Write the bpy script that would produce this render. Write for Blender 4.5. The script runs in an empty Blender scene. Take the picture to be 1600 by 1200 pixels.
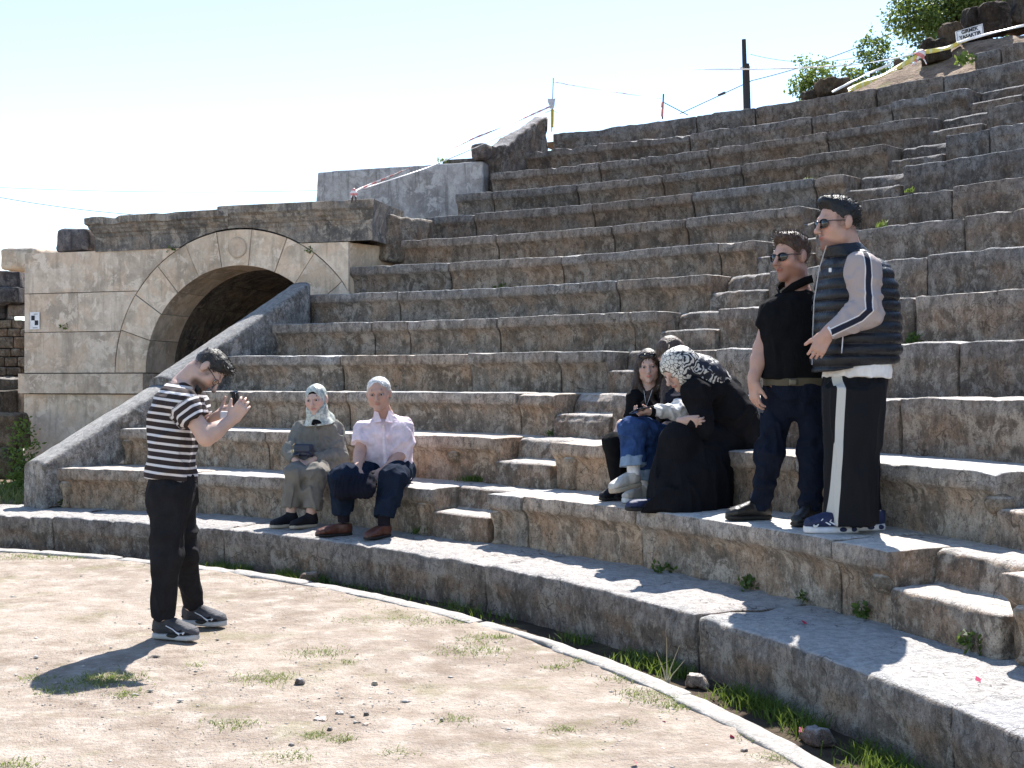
import bpy, bmesh, math, random
import numpy as np
from mathutils import Vector, Matrix

# ---------------------------------------------------------------- camera, sky, sun, exposure
SC = bpy.context.scene
COL = SC.collection
FPX, HOR, EYE = 1880.0, 596.7, 1.40          # focal length in photo pixels, horizon row, eye height
cam_d = bpy.data.cameras.new('camera'); cam = bpy.data.objects.new('camera', cam_d); COL.objects.link(cam)
cam_d.sensor_width = 36.0; cam_d.lens = FPX / 1600 * 36.0
cam_d.clip_start = 0.05; cam_d.clip_end = 3000
cam.location = (0, 0, EYE)
cam.rotation_euler = (math.radians(90) - math.atan((600 - HOR) / FPX), 0, 0)
SC.camera = cam

SUN_ELEV, SUN_AZ = math.radians(53), math.radians(17)   # azimuth from +Y (ahead) towards +X (right)
world = bpy.data.worlds.new('World'); SC.world = world; world.use_nodes = True
wn = world.node_tree.nodes; wl = world.node_tree.links; wn.clear()
sky = wn.new('ShaderNodeTexSky'); sky.sky_type = 'NISHITA'; sky.sun_disc = False
sky.sun_elevation = SUN_ELEV; sky.sun_rotation = SUN_AZ
sky.air_density = 1.0; sky.dust_density = 0.1; sky.ozone_density = 1.0; sky.altitude = 200
bg = wn.new('ShaderNodeBackground'); bg.inputs['Strength'].default_value = 0.11
wo = wn.new('ShaderNodeOutputWorld')
wl.new(sky.outputs[0], bg.inputs['Color']); wl.new(bg.outputs[0], wo.inputs['Surface'])
sun_d = bpy.data.lights.new('sun', 'SUN'); sun_d.energy = 5.0; sun_d.angle = math.radians(0.53)
sun_d.color = (1.0, 0.96, 0.90)
sun = bpy.data.objects.new('sun', sun_d); COL.objects.link(sun)
SDIR = Vector((math.sin(SUN_AZ) * math.cos(SUN_ELEV), math.cos(SUN_AZ) * math.cos(SUN_ELEV), math.sin(SUN_ELEV)))
sun.rotation_euler = SDIR.to_track_quat('Z', 'Y').to_euler()
sun.location = (4, 12, 25)
SC.view_settings.view_transform = 'Standard'; SC.view_settings.look = 'None'
SC.view_settings.gamma = 1.0; SC.view_settings.use_curve_mapping = False
SC.view_settings.exposure = 1.42
SC.cycles.max_bounces = 8; SC.cycles.diffuse_bounces = 5

# ---------------------------------------------------------------- helpers
rng = np.random.default_rng(7)
random.seed(7)
def W(px, py, Y):                       # photo pixel at depth Y -> world point
    return np.array([(px - 800) / FPX * Y, Y, EYE + (HOR - py) / FPX * Y])
def _h(ix, iy, iz, s):
    n = (ix * 374761393 + iy * 668265263 + iz * 2147483647 + s * 974634777) & 0xFFFFFFFF
    n = ((n ^ (n >> 13)) * 1274126177) & 0xFFFFFFFF
    n = ((n ^ (n >> 15)) * 2246822519) & 0xFFFFFFFF
    return ((n ^ (n >> 16)) & 0xFFFFFF) / float(0xFFFFFF) * 2 - 1
def vnoise(p, s=0):
    p = np.asarray(p, float); i = np.floor(p).astype(np.int64); f = p - i; f = f * f * (3 - 2 * f)
    x, y, z = i[..., 0], i[..., 1], i[..., 2]; u, v, w = f[..., 0], f[..., 1], f[..., 2]
    L = lambda a, b, t: a + (b - a) * t
    return L(L(L(_h(x, y, z, s), _h(x + 1, y, z, s), u), L(_h(x, y + 1, z, s), _h(x + 1, y + 1, z, s), u), v),
             L(L(_h(x, y, z + 1, s), _h(x + 1, y, z + 1, s), u), L(_h(x, y + 1, z + 1, s), _h(x + 1, y + 1, z + 1, s), u), v), w)
def fbm(p, o=4, s=0):
    p = np.asarray(p, float); a = 1.0; r = 0; t = 0
    for k in range(o):
        r = r + a * vnoise(p, s + k * 17); t += a; a *= .5; p = p * 2.03 + 11.7
    return r / t
def tag(o, label=None, cat=None, group=None, kind=None):
    if label: o['label'] = label
    if cat: o['category'] = cat
    if group: o['group'] = group
    if kind: o['kind'] = kind
    return o
def empty(name, loc, label=None, cat=None, group=None, kind=None):
    o = bpy.data.objects.new(name, None); COL.objects.link(o); o.location = loc; o.empty_display_size = .1
    return tag(o, label, cat, group, kind)
def world_loc(o):
    v = Vector((0, 0, 0))
    while o: v += o.location; o = o.parent
    return v
def mesh(name, V, F, mat=None, parent=None, smooth=True, attrs=None, origin=None, auto=None):
    """world-space vertices -> object whose origin sits at `origin` (default: centre of the base)"""
    V = np.asarray(V, np.float64)
    if origin is None:
        mn, mx = V.min(0), V.max(0); origin = np.array([(mn[0] + mx[0]) / 2, (mn[1] + mx[1]) / 2, mn[2]])
    origin = np.asarray(origin, float)
    me = bpy.data.meshes.new(name)
    if isinstance(F, np.ndarray) and F.ndim == 2:
        n, k = F.shape
        me.vertices.add(len(V)); me.vertices.foreach_set('co', (V - origin).astype(np.float32).ravel())
        me.loops.add(n * k); me.loops.foreach_set('vertex_index', F.astype(np.int32).ravel())
        me.polygons.add(n); me.polygons.foreach_set('loop_start', np.arange(0, n * k, k, dtype=np.int32))
        me.update(calc_edges=True); me.validate()
    else:
        me.from_pydata([tuple(v) for v in (V - origin)], [], [tuple(f) for f in F]); me.update()
    if smooth: me.polygons.foreach_set('use_smooth', np.ones(len(me.polygons), bool))
    if attrs:
        for k, a in attrs.items():
            a = np.asarray(a, np.float32)
            if a.ndim == 1:
                at = me.attributes.new(k, 'FLOAT', 'POINT'); at.data.foreach_set('value', a)
            else:
                at = me.attributes.new(k, 'FLOAT_COLOR', 'POINT')
                at.data.foreach_set('color', np.concatenate([a, np.ones((len(a), 1), np.float32)], 1).ravel())
    if mat: me.materials.append(mat)
    o = bpy.data.objects.new(name, me); COL.objects.link(o)
    if parent:
        o.parent = parent; o.location = Vector(origin) - world_loc(parent)
    else: o.location = Vector(origin)
    if auto: sharp(o, auto)
    return o
def sharp(o, deg):
    me = o.data; bm = bmesh.new(); bm.from_mesh(me)
    a = math.radians(deg)
    for e in bm.edges: e.smooth = not (len(e.link_faces) == 2 and e.calc_face_angle(0) > a)
    bm.to_mesh(me); bm.free()
def grid_faces(n, m, flip=False, wrap=False):
    i, j = np.meshgrid(np.arange(n - 1), np.arange(m if wrap else m - 1), indexing='ij'); j2 = (j + 1) % m
    F = np.stack([i * m + j, (i + 1) * m + j, (i + 1) * m + j2, i * m + j2], -1).reshape(-1, 4)
    return F[:, ::-1] if flip else F

# ---------------------------------------------------------------- node material helpers
class NT:
    def __init__(s, name):
        s.m = bpy.data.materials.new(name); s.m.use_nodes = True; s.t = s.m.node_tree; s.t.nodes.clear()
        s.out = s.t.nodes.new('ShaderNodeOutputMaterial'); s.b = s.t.nodes.new('ShaderNodeBsdfPrincipled')
        s.t.links.new(s.b.outputs[0], s.out.inputs[0])
    def n(s, ty, **k):
        x = s.t.nodes.new('ShaderNode' + ty)
        for a, v in k.items(): setattr(x, a, v)
        return x
    def set(s, sock, v):
        if isinstance(v, bpy.types.NodeSocket): s.t.links.new(v, sock)
        elif isinstance(v, (tuple, list)) and len(v) == 3 and sock.type == 'RGBA': sock.default_value = (*v, 1)
        else: sock.default_value = v
    def pos(s): return s.n('NewGeometry').outputs['Position']
    def nrm(s): return s.n('NewGeometry').outputs['Normal']
    def attr(s, a, o='Fac'): return s.n('Attribute', attribute_name=a).outputs[o]
    def sep(s, v, i):
        x = s.n('SeparateXYZ'); s.set(x.inputs[0], v); return x.outputs[i]
    def vmul(s, v, c):
        x = s.n('VectorMath', operation='MULTIPLY'); s.set(x.inputs[0], v); s.set(x.inputs[1], c); return x.outputs[0]
    def vadd(s, v, c):
        x = s.n('VectorMath', operation='ADD'); s.set(x.inputs[0], v); s.set(x.inputs[1], c); return x.outputs[0]
    def noise(s, v, scale, det=5, rough=.6, out='Fac', dist=0):
        x = s.n('TexNoise'); s.set(x.inputs['Vector'], v); x.inputs['Scale'].default_value = scale
        x.inputs['Detail'].default_value = det; x.inputs['Roughness'].default_value = rough; x.inputs['Distortion'].default_value = dist
        return x.outputs[out]
    def vor(s, v, scale, feat='DISTANCE_TO_EDGE', out='Distance', rnd=1):
        x = s.n('TexVoronoi', feature=feat); s.set(x.inputs['Vector'], v); x.inputs['Scale'].default_value = scale
        x.inputs['Randomness'].default_value = rnd
        return x.outputs[out]
    def math(s, op, a, b=0.0, c=None, clamp=False):
        x = s.n('Math', operation=op, use_clamp=clamp); s.set(x.inputs[0], a); s.set(x.inputs[1], b)
        if c is not None: s.set(x.inputs[2], c)
        return x.outputs[0]
    def rmp(s, v, a, b, c=0.0, d=1.0):          # smooth map range
        x = s.n('MapRange', interpolation_type='SMOOTHSTEP'); s.set(x.inputs[0], v)
        for i, q in enumerate((a, b, c, d)): x.inputs[i + 1].default_value = q
        return x.outputs[0]
    def mix(s, f, a, b, mode='MIX'):
        x = s.n('Mix', data_type='RGBA', blend_type=mode); s.set(x.inputs[0], f); s.set(x.inputs[6], a); s.set(x.inputs[7], b)
        return x.outputs[2]
    def bump(s, hgt, st=.5, d=.02, nrm=None):
        x = s.n('Bump'); x.inputs['Strength'].default_value = st; x.inputs['Distance'].default_value = d; s.set(x.inputs['Height'], hgt)
        if nrm: s.set(x.inputs['Normal'], nrm)
        return x.outputs[0]
    def done(s, col, rough=.8, spec=.3, normal=None, metal=0, **k):
        s.set(s.b.inputs['Base Color'], col); s.set(s.b.inputs['Roughness'], rough)
        s.b.inputs['Specular IOR Level'].default_value = spec; s.b.inputs['Metallic'].default_value = metal
        if normal: s.set(s.b.inputs['Normal'], normal)
        for a, v in k.items(): s.set(s.b.inputs[a], v)
        return s.m

def stone_mat(name, dark, mid, light, warm, top, warm_amt=.5, streak=.5, crack=1.0, bump=.8, lichen=.5, fine=1.0):
    t = NT(name); P = t.pos()
    oi = t.n('ObjectInfo')
    off = t.n('CombineXYZ'); t.set(off.inputs[0], t.math('MULTIPLY', oi.outputs['Random'], 37.0)); t.set(off.inputs[2], t.math('MULTIPLY', oi.outputs['Random'], 91.0))
    P2 = t.vadd(P, off.outputs[0])
    n1 = t.noise(P2, 2.2, 4, .66); n2 = t.noise(P2, 6.0, 5, .70, dist=.6); n3 = t.noise(P2, 75, 2, .75)
    mo = t.noise(t.vmul(P2, (1, 1, .6)), 19, 5, .84)
    c = t.mix(t.rmp(n1, .38, .62), dark, mid)
    c = t.mix(t.rmp(n2, .50, .59), c, light)
    nw = t.noise(P2, 3.4, 3, .6, out='Color'); nwr = t.sep(nw, 0)
    c = t.mix(t.math('MULTIPLY', t.rmp(nwr, .46, .60), warm_amt), c, warm)
    c = t.mix(t.math('MULTIPLY', t.attr('lip'), .6), c, t.mix(t.rmp(n2, .38, .62), tuple((dark[0] + mid[0]) * .5 * q for q in (1.02, .98, .95)), tuple(light[1] * q for q in (1.04, 1.0, .97))))
    st = t.noise(t.vmul(P2, (6.0, 6.0, .55)), 1.6, 4, .65)
    c = t.mix(t.math('MULTIPLY', t.rmp(st, .52, .66), streak), c, tuple(x * .55 for x in dark))
    c = t.mix(t.math('MULTIPLY', t.rmp(mo, .52, .59), .72 * lichen), c, tuple(x * .48 for x in dark))
    c = t.mix(t.math('MULTIPLY', t.rmp(mo, .46, .39), .60 * lichen), c, tuple(min(.8, x * 1.30) for x in light))
    c = t.mix(t.math('MULTIPLY', t.rmp(n3, .55, .64), .55 * lichen), c, tuple(x * .45 for x in dark))
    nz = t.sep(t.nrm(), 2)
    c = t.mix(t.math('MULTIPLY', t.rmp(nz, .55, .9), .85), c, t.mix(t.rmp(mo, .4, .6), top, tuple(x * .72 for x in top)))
    ck = t.rmp(t.vor(t.vadd(P2, t.vmul(nw, (.5, .5, .5))), 2.6), .0, .014, 1, 0)
    ck = t.math('MULTIPLY', t.math('MULTIPLY', ck, t.rmp(n1, .47, .56)), crack, clamp=True)
    c = t.mix(t.math('MULTIPLY', ck, .7), c, tuple(x * .3 for x in dark))
    c = t.mix(1.0, c, oi.outputs['Color'], 'MULTIPLY')
    bn = t.noise(P2, 15, 5, .86)
    hgt = t.math('ADD', t.math('MULTIPLY', bn, 1.6), t.math('MULTIPLY', n3, .22 * fine))
    return t.done(c, .92, .15, t.bump(hgt, bump, .03))

M = {}
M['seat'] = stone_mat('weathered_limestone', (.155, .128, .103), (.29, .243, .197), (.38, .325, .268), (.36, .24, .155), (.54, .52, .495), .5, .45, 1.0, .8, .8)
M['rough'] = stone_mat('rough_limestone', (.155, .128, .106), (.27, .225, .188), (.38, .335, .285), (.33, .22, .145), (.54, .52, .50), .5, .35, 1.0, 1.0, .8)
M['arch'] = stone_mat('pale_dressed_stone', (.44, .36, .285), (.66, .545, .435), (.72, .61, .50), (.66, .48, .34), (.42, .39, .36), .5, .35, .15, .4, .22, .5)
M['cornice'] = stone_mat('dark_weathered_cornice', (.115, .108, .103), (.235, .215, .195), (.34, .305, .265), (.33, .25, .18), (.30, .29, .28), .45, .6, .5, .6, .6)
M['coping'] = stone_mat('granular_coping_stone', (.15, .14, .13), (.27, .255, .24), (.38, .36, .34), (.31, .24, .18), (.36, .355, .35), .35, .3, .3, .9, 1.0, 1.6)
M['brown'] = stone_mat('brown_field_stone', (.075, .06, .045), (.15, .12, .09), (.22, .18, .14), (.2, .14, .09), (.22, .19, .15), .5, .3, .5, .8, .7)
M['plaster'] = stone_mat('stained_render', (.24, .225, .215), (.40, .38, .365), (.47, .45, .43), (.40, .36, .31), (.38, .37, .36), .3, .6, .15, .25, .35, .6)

def simple(name, col, rough=.7, spec=.3, bumpscale=0, bst=.2, vary=.12, metal=0, **k):
    t = NT(name); P = t.n('TexCoord').outputs['Object']
    n = t.noise(P, 9, 5, .6)
    c = t.mix(t.rmp(n, .3, .7), tuple(x * (1 - vary) for x in col), tuple(min(1, x * (1 + vary)) for x in col))
    nm = t.bump(t.noise(P, bumpscale, 4, .6), bst, .01) if bumpscale else None
    return t.done(c, rough, spec, nm, metal, **k)

# ---------------------------------------------------------------- plan of the theatre (metres)
CX, CY = -7.105, 1.911
RK, RP, R1, TR, OV = 8.612, 9.011, 9.669, .5825, .067
ZP, Z1, RH = .2333, .5992, .3555
NT_ROWS = 14
def rowR(k): return R1 + (k - 1) * TR
def rowZ(k): return Z1 + (k - 1) * RH
def pol(R, th, z): return np.stack(np.broadcast_arrays(CX + R * np.cos(th), CY + R * np.sin(th), z), -1)
def th_at(px, R):                        # angle at which the circle of radius R is seen in photo column px
    d = np.array([(px - 800) / FPX, 1.0]); a = d @ d; b = -2 * (d @ np.array([CX, CY])); c = CX * CX + CY * CY - R * R
    s = (-b + math.sqrt(b * b - 4 * a * c)) / (2 * a)
    return math.atan2(s - CY, s * d[0] - CX)
def on_row(px, R, z):
    th = th_at(px, R); return pol(R, th, z)

def smoothprof(pts, step):
    out = [pts[0]]
    for a, b in zip(pts[:-1], pts[1:]):
        L = math.hypot(b[0] - a[0], b[1] - a[1]); n = max(1, int(round(L / step)))
        for i in range(1, n + 1): out.append((a[0] + (b[0] - a[0]) * i / n, a[1] + (b[1] - a[1]) * i / n))
    return np.array(out)

def arc_block(name, parent, mat, prof, edge, R, th0, th1, z0, seed, rough=.012, chip=.05, step=.035, dz=0, dr=0, color=None, endr=.014):
    """stone swept along an arc; prof = (dr, z) from the foot of the riser up and back over the tread"""
    m = len(prof); n = max(5, int(R * abs(th1 - th0) / step) + 1)
    e_ = min(.018 / R, abs(th1 - th0) * .15)
    th = np.concatenate([[th0, th0 - .35 * e_ * np.sign(th0 - th1)], np.linspace(th0 - e_ * np.sign(th0 - th1), th1 + e_ * np.sign(th0 - th1), n - 4), [th1 + .35 * e_ * np.sign(th0 - th1), th1]])
    n = len(th)
    T = np.gradient(prof, axis=0); T /= np.linalg.norm(T, axis=1)[:, None] + 1e-9
    N2 = np.stack([-T[:, 1], T[:, 0]], 1)            # outward: towards the orchestra and up
    s_end = np.minimum(abs(th - th0), abs(th - th1)) * R
    r = R + dr + np.broadcast_to(prof[:, 0], (n, m)).copy(); z = z0 + dz + np.broadcast_to(prof[:, 1], (n, m)).copy()
    base = pol(r, th[:, None], z)
    d = rough * (.55 * fbm(base * 2.2, 2, seed) + .80 * fbm(base * 10, 4, seed + 5)) - endr * np.exp(-s_end / .012)[:, None]
    lock = np.ones(m); lock[-2:] = 0
    d = d * lock
    along = np.stack([th * R, np.full(n, seed * 3.1), np.zeros(n)], -1)
    ch = np.clip(fbm(along * 1.6, 2, seed + 9) - .30, 0, 1) * chip * 2.2 + np.clip(fbm(along * 9, 3, seed + 3) - .22, 0, 1) * chip * 1.3
    ch = ch[:, None] * edge[None, :] * (1 + .5 * fbm(base * 14, 2, seed + 21))
    r = r + d * N2[:, 0] + ch; z = z + d * N2[:, 1] - ch * .55
    V = pol(r, th[:, None], z).reshape(-1, 3)
    F = grid_faces(n, m, flip=(th1 > th0))
    V2 = V.reshape(n, m, 3)
    cap0 = list(range(m)); cap1 = [(n - 1) * m + j for j in range(m)]
    nv = len(V); faces = [tuple(f) for f in F]
    faces.append(tuple(cap0[::-1]) if th1 > th0 else tuple(cap0)); faces.append(tuple(cap1) if th1 > th0 else tuple(cap1[::-1]))
    hz = prof[:, 1].max(); lp = np.clip((prof[:, 1] / hz - .66) / .10, 0, 1) * (prof[:, 0] < .12)
    o = mesh(name, V, faces, mat, parent, True, {'lip': np.tile(lp, n)})
    me = o.data
    for p in (me.polygons[-1], me.polygons[-2]): p.use_smooth = False
    if color is not None: o.color = (*color, 1)
    return o

# seat profile: hollowed riser under a projecting lip
def seat_profile(h, ov, depth, lip=1.0):
    o = ov
    pts = [(o, -.04), (o, .12 * h / .3555), (o - .006, .185 * h / .3555), (o - .022 * lip, .225 * h / .3555), (o - .045 * lip, .248 * h / .3555), (o - .060 * lip, .258 * h / .3555), (o - ov * lip, .263 * h / .3555),
           (o - ov * lip, .30 * h / .3555), (o - ov * lip, h - .010), (o - ov * lip + .003, h - .003), (o - ov * lip + .010, h), (.13, h + .001)]
    p = smoothprof(pts, .027)
    q = smoothprof([(.13, h + .002), (depth, h)], .06)[1:]
    p = np.concatenate([p, q, [[depth, -.04]]])
    e = np.exp(-((p[:, 0] - 0) ** 2 + (p[:, 1] - h) ** 2) / (.075 ** 2)); e[-3:] = 0
    return p, e
def plain_profile(h, depth, r=.035, base=-.04, lean=.0):
    pts = [(lean, base), (lean * .5, h * .5), (0, h - r * .6), (r * .12, h - r * .2), (r * .4, h), (r + .08, h)]
    p = smoothprof(pts, .03); q = smoothprof([(r + .08, h), (depth, h)], .06)[1:]
    p = np.concatenate([p, q, [[depth, base]]])
    e = np.exp(-((p[:, 0]) ** 2 + (p[:, 1] - h) ** 2) / (.10 ** 2)); e[-3:] = 0
    return p, e

# left ends of the rows: a straight line in plan
LE = {1: 85, 2: 185, 3: 245, 4: 340, 5: 410, 6: 480, 7: 545, 8: 610, 9: 660, 10: 710, 11: 765, 12: 805, 13: 860}
def left_th(k):
    if k in LE: return th_at(LE[k], rowR(k))
    return th_at(LE[13] + 50 * (k - 13), rowR(k))
def stairA(k):
    c = math.radians(46.1 - .45 * (k - 1)); w = .30 / rowR(k); return c + w, c - w
def stairB(k):
    c = math.radians(21.1 - .30 * (k - 1)); w = .36 / rowR(k); return c + w, c - w
JOINTS = {1: [300, 475, 813, 990, 1297], 2: [413, 560, 1000, 1240], 3: [540, 806, 1250, 1395], 4: [530, 730, 870, 1110, 1485], 5: [580, 635, 775, 985, 1420],
          6: [620, 962, 1105, 1440], 7: [700, 875, 1120, 1500], 8: [775, 955, 1070, 1480], 9: [740, 925, 1080, 1270], 10: [768, 900, 1033, 1157, 1540], 11: [935, 1105, 1290], 12: [1075, 1265, 1390], 13: [1085, 1177, 1365, 1470], 14: [1560]}
ROWNAME = ['', 'lowest', 'second', 'third', 'fourth', 'fifth', 'sixth', 'seventh', 'eighth', 'ninth', 'tenth', 'eleventh', 'twelfth', 'thirteenth', 'fourteenth']
ROWNOTE = {1: 'pale stone seating row with carved lion feet, the lowest above the broad bottom ledge',
           2: 'stone seating row on which the woman in the patterned headscarf sits, second from the bottom',
           3: 'stone seating row at eye level, third from the bottom, with brown stains',
           4: 'dark mottled stone seating row behind the heads of the seated couple, fourth from the bottom',
           13: 'stone row along the skyline below the rusty rods, thirteenth from the bottom',
           14: 'short stone row beneath the bare earth slope at upper right'}

# ---------------------------------------------------------------- podium (broad bottom ledge)
pod = empty('podium_ledge', (0, 9, 0), 'broad rough stone ledge at the foot of the seats, curving round the sand', 'ledge')
pp, pe = plain_profile(ZP + .16, R1 + OV + .07 - RP, .045, 0, .03)
jj = [-260, 80, 345, 755, 1085, 1480, 1900]
for i in range(len(jj) - 1):
    ta, tb = th_at(jj[i], RP), th_at(jj[i + 1], RP)
    if i == 5: tb = math.radians(4)
    arc_block('stone_block', pod, M['rough'], pp, pe, RP, ta - .0008, tb + .0008, -.16, 40 + i * 7, .026, .075, .026, dz=[0, .003, 0, .004, -.006, .004][i], dr=[0, .01, 0, -.005, .012, 0][i], color=[(1, .98, .96), (.95, .93, .92), (1, .97, .95), (1.0, .98, .97), (1, 1, 1), (.96, .97, 1)][i], endr=.012)

# ---------------------------------------------------------------- seating rows
for k in range(1, NT_ROWS + 1):
    R, z = rowR(k), rowZ(k - 1) if k > 1 else ZP
    h = rowZ(k) - z; depth = TR + OV + .05
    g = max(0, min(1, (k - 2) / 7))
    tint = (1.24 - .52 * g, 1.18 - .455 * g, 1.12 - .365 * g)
    row = empty('seat_row', tuple(pol(R, math.radians(45), z)), ROWNOTE.get(k, ROWNAME[k] + ' stone seating row from the bottom, grey and weathered'), 'seat row', 'curved stone seating rows')
    tl = left_th(k); te = th_at(1960, R) if k < 14 else th_at(1960, R)
    if k == 14: tl = th_at(1518, R)
    a0, a1 = stairA(k); b0, b1 = stairB(k)
    steps = []
    if k <= 12: steps.append((a0, a1))
    if b1 > te: steps.append((b0, b1))
    cuts = [th_at(x, R) for x in JOINTS.get(k, [])]
    th = min([tl] + cuts[-1:])
    segs = []; cur = tl; marks = sorted([(c, 'j') for c in cuts if te < c < tl] + [(s[0], 's', s[1]) for s in steps], reverse=True, key=lambda q: q[0])
    last = tl
    r_ = random.Random(k * 13)
    def add(u, v):
        if (u - v) * R < .15: return
        n = max(1, int(round((u - v) * R / 2.3))); e = [u + (v - u) * (i + (r_.uniform(-.15, .15) if 0 < i < n else 0)) / n for i in range(n + 1)]
        segs.extend(zip(e[:-1], e[1:]))
    for mk in marks:
        if mk[1] == 'j':
            if any(s[1] < mk[0] < s[0] for s in steps): continue
            add(last, mk[0]); last = mk[0]
        else:
            add(last, mk[0]); last = mk[2]
    add(last, te)
    for i, (u, v) in enumerate(segs):
        mid = (u + v) / 2; right = mid < a1
        lip = 1.0
        if right and k >= 3: lip = r_.choice([0, .1, .25])
        if k >= 12 and not right: lip = r_.choice([.5, .9])
        if k >= 13: lip = .25
        p, e = seat_profile(h, OV, depth, lip)
        c = r_.uniform(.86, 1.14)
        worn = (k >= 3 and right) or k >= 11
        wm = r_.uniform(.94, 1.07)
        arc_block('stone_block', row, M['seat'] if not worn else M['rough'], p, e, R, u - .0006, v + .0006, z, k * 31 + i * 5, .009 + (.012 if worn else 0), (.055 if worn else .028) if not (k == 12 and i == 0) else .10,
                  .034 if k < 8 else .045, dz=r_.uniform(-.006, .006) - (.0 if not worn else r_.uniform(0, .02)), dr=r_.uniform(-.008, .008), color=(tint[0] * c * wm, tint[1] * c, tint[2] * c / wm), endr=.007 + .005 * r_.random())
    for si, (u, v) in enumerate(steps):
        # flight of half-height steps cut through the row
        hs = h * .53
        p = np.concatenate([smoothprof([(.02, -.04), (.012, hs - .02), (.03, hs), (.10, hs), (.27, hs + .004), (.285, hs + .03), (.30, h - .02), (.33, h), (.40, h)], .03), smoothprof([(.40, h), (depth, h)], .06)[1:], [[depth, -.04]]])
        e = np.exp(-((p[:, 0]) ** 2 + (p[:, 1] - hs) ** 2) / (.05 ** 2)) + np.exp(-((p[:, 0] - .30) ** 2 + (p[:, 1] - h) ** 2) / (.05 ** 2)); e[-3:] = 0
        c = r_.uniform(.9, 1.05)
        arc_block('step_block', row, M['rough'], p, e, R, u - .0006, v + .0006, z, k * 57 + si, .012, .05, .03, dz=-.004, color=(tint[0] * c, tint[1] * c, tint[2] * c))

# ---------------------------------------------------------------- free stones: rounded, rough hexahedra
def hexa(name, parent, mat, C, step=.05, r=.02, rough=.008, seed=0, color=None, freq=3.0, chip=0):
    """C[i][j][k] = the eight corners"""
    C = np.asarray(C, float)
    ax = [C[1] - C[0], C[:, 1] - C[:, 0], C[:, :, 1] - C[:, :, 0]]
    L = np.array([np.linalg.norm(a, axis=-1).mean() for a in ax]); r = min(r, L.min() * .45)
    n = [max(3, int(l / step) + 1) for l in L]
    co = []
    for i in range(3):
        g = np.linspace(r, L[i] - r, max(2, n[i] - 1)); co.append(np.concatenate([[0, r * .3], g, [L[i] - r * .3, L[i]]]))
    n = [len(c) for c in co]; idx = {}; V = []; F = []
    def vid(i, j, k):
        key = (i, j, k)
        if key not in idx: idx[key] = len(V); V.append((co[0][i], co[1][j], co[2][k]))
        return idx[key]
    for d in range(3):
        a, b = [(1, 2), (2, 0), (0, 1)][d]
        for side in (0, n[d] - 1):
            for u in range(n[a] - 1):
                for v in range(n[b] - 1):
                    q = []
                    for du, dv in ((0, 0), (1, 0), (1, 1), (0, 1)):
                        t = [0, 0, 0]; t[d] = side; t[a] = u + du; t[b] = v + dv; q.append(vid(*t))
                    F.append(q if side else q[::-1])
    V = np.array(V); q = np.clip(V, r, L - r); dlt = V - q; nn = dlt / (np.linalg.norm(dlt, axis=1)[:, None] + 1e-9)
    V = q + nn * r; uvw = V / L
    u, v, w = uvw[:, 0, None], uvw[:, 1, None], uvw[:, 2, None]
    B = ((C[0, 0, 0] * (1 - u) + C[1, 0, 0] * u) * (1 - v) + (C[0, 1, 0] * (1 - u) + C[1, 1, 0] * u) * v) * (1 - w) + ((C[0, 0, 1] * (1 - u) + C[1, 0, 1] * u) * (1 - v) + (C[0, 1, 1] * (1 - u) + C[1, 1, 1] * u) * v) * w
    A = np.stack([a.reshape(-1, 3).mean(0) / (np.linalg.norm(a.reshape(-1, 3).mean(0)) + 1e-9) for a in ax])
    nw = nn @ A
    d = rough * (fbm(B * freq, 3, seed) + .6 * fbm(B * freq * 4, 3, seed + 3))
    if chip:
        edge = np.clip((np.abs(uvw - .5) > .5 - (.06 / L)).sum(1) - 1, 0, 2)
        d = d - chip * edge * np.clip(fbm(B * 5, 3, seed + 8), 0, 1)
    V = B + nw * d[:, None]
    if np.linalg.det(A) < 0: F = [f[::-1] for f in F]
    o = mesh(name, V, np.array(F), mat, parent)
    if color is not None: o.color = (*color, 1)
    return o
def boxC(P, u, v, w, a, b, c, taper=1.0):
    """corners of a box: base centre P, axes u, v, w with full sizes a, b and height c"""
    P, u, v, w = [np.asarray(q, float) for q in (P, u, v, w)]
    C = np.zeros((2, 2, 2, 3))
    for i in (0, 1):
        for j in (0, 1):
            for k in (0, 1):
                s = taper if k else 1
                C[i, j, k] = P + u * (i - .5) * a * s + v * (j - .5) * b * s + w * k * c
    return C
X_, Y_, Z_ = np.eye(3)
def rotz(a): return np.array([math.cos(a), math.sin(a), 0]), np.array([-math.sin(a), math.cos(a), 0])
def tube(pts, r, n=8, cap=True):
    pts = np.asarray(pts, float); r = np.broadcast_to(r, len(pts)); T = np.gradient(pts, axis=0); T /= np.linalg.norm(T, axis=1)[:, None] + 1e-12
    ref = np.array([0, 0, 1.]) if abs(T[0][2]) < .9 else np.array([1., 0, 0]); V = []
    for p, t, q in zip(pts, T, r):
        a = np.cross(t, ref); a /= np.linalg.norm(a) + 1e-9; b = np.cross(t, a); ref = -np.cross(t, a) if False else ref
        for i in range(n):
            an = 2 * math.pi * i / n; V.append(p + q * (math.cos(an) * a + math.sin(an) * b))
    F = [tuple(f) for f in grid_faces(len(pts), n, wrap=True)]
    if cap: F += [tuple(range(n))[::-1], tuple((len(pts) - 1) * n + i for i in range(n))]
    return V, F

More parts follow.
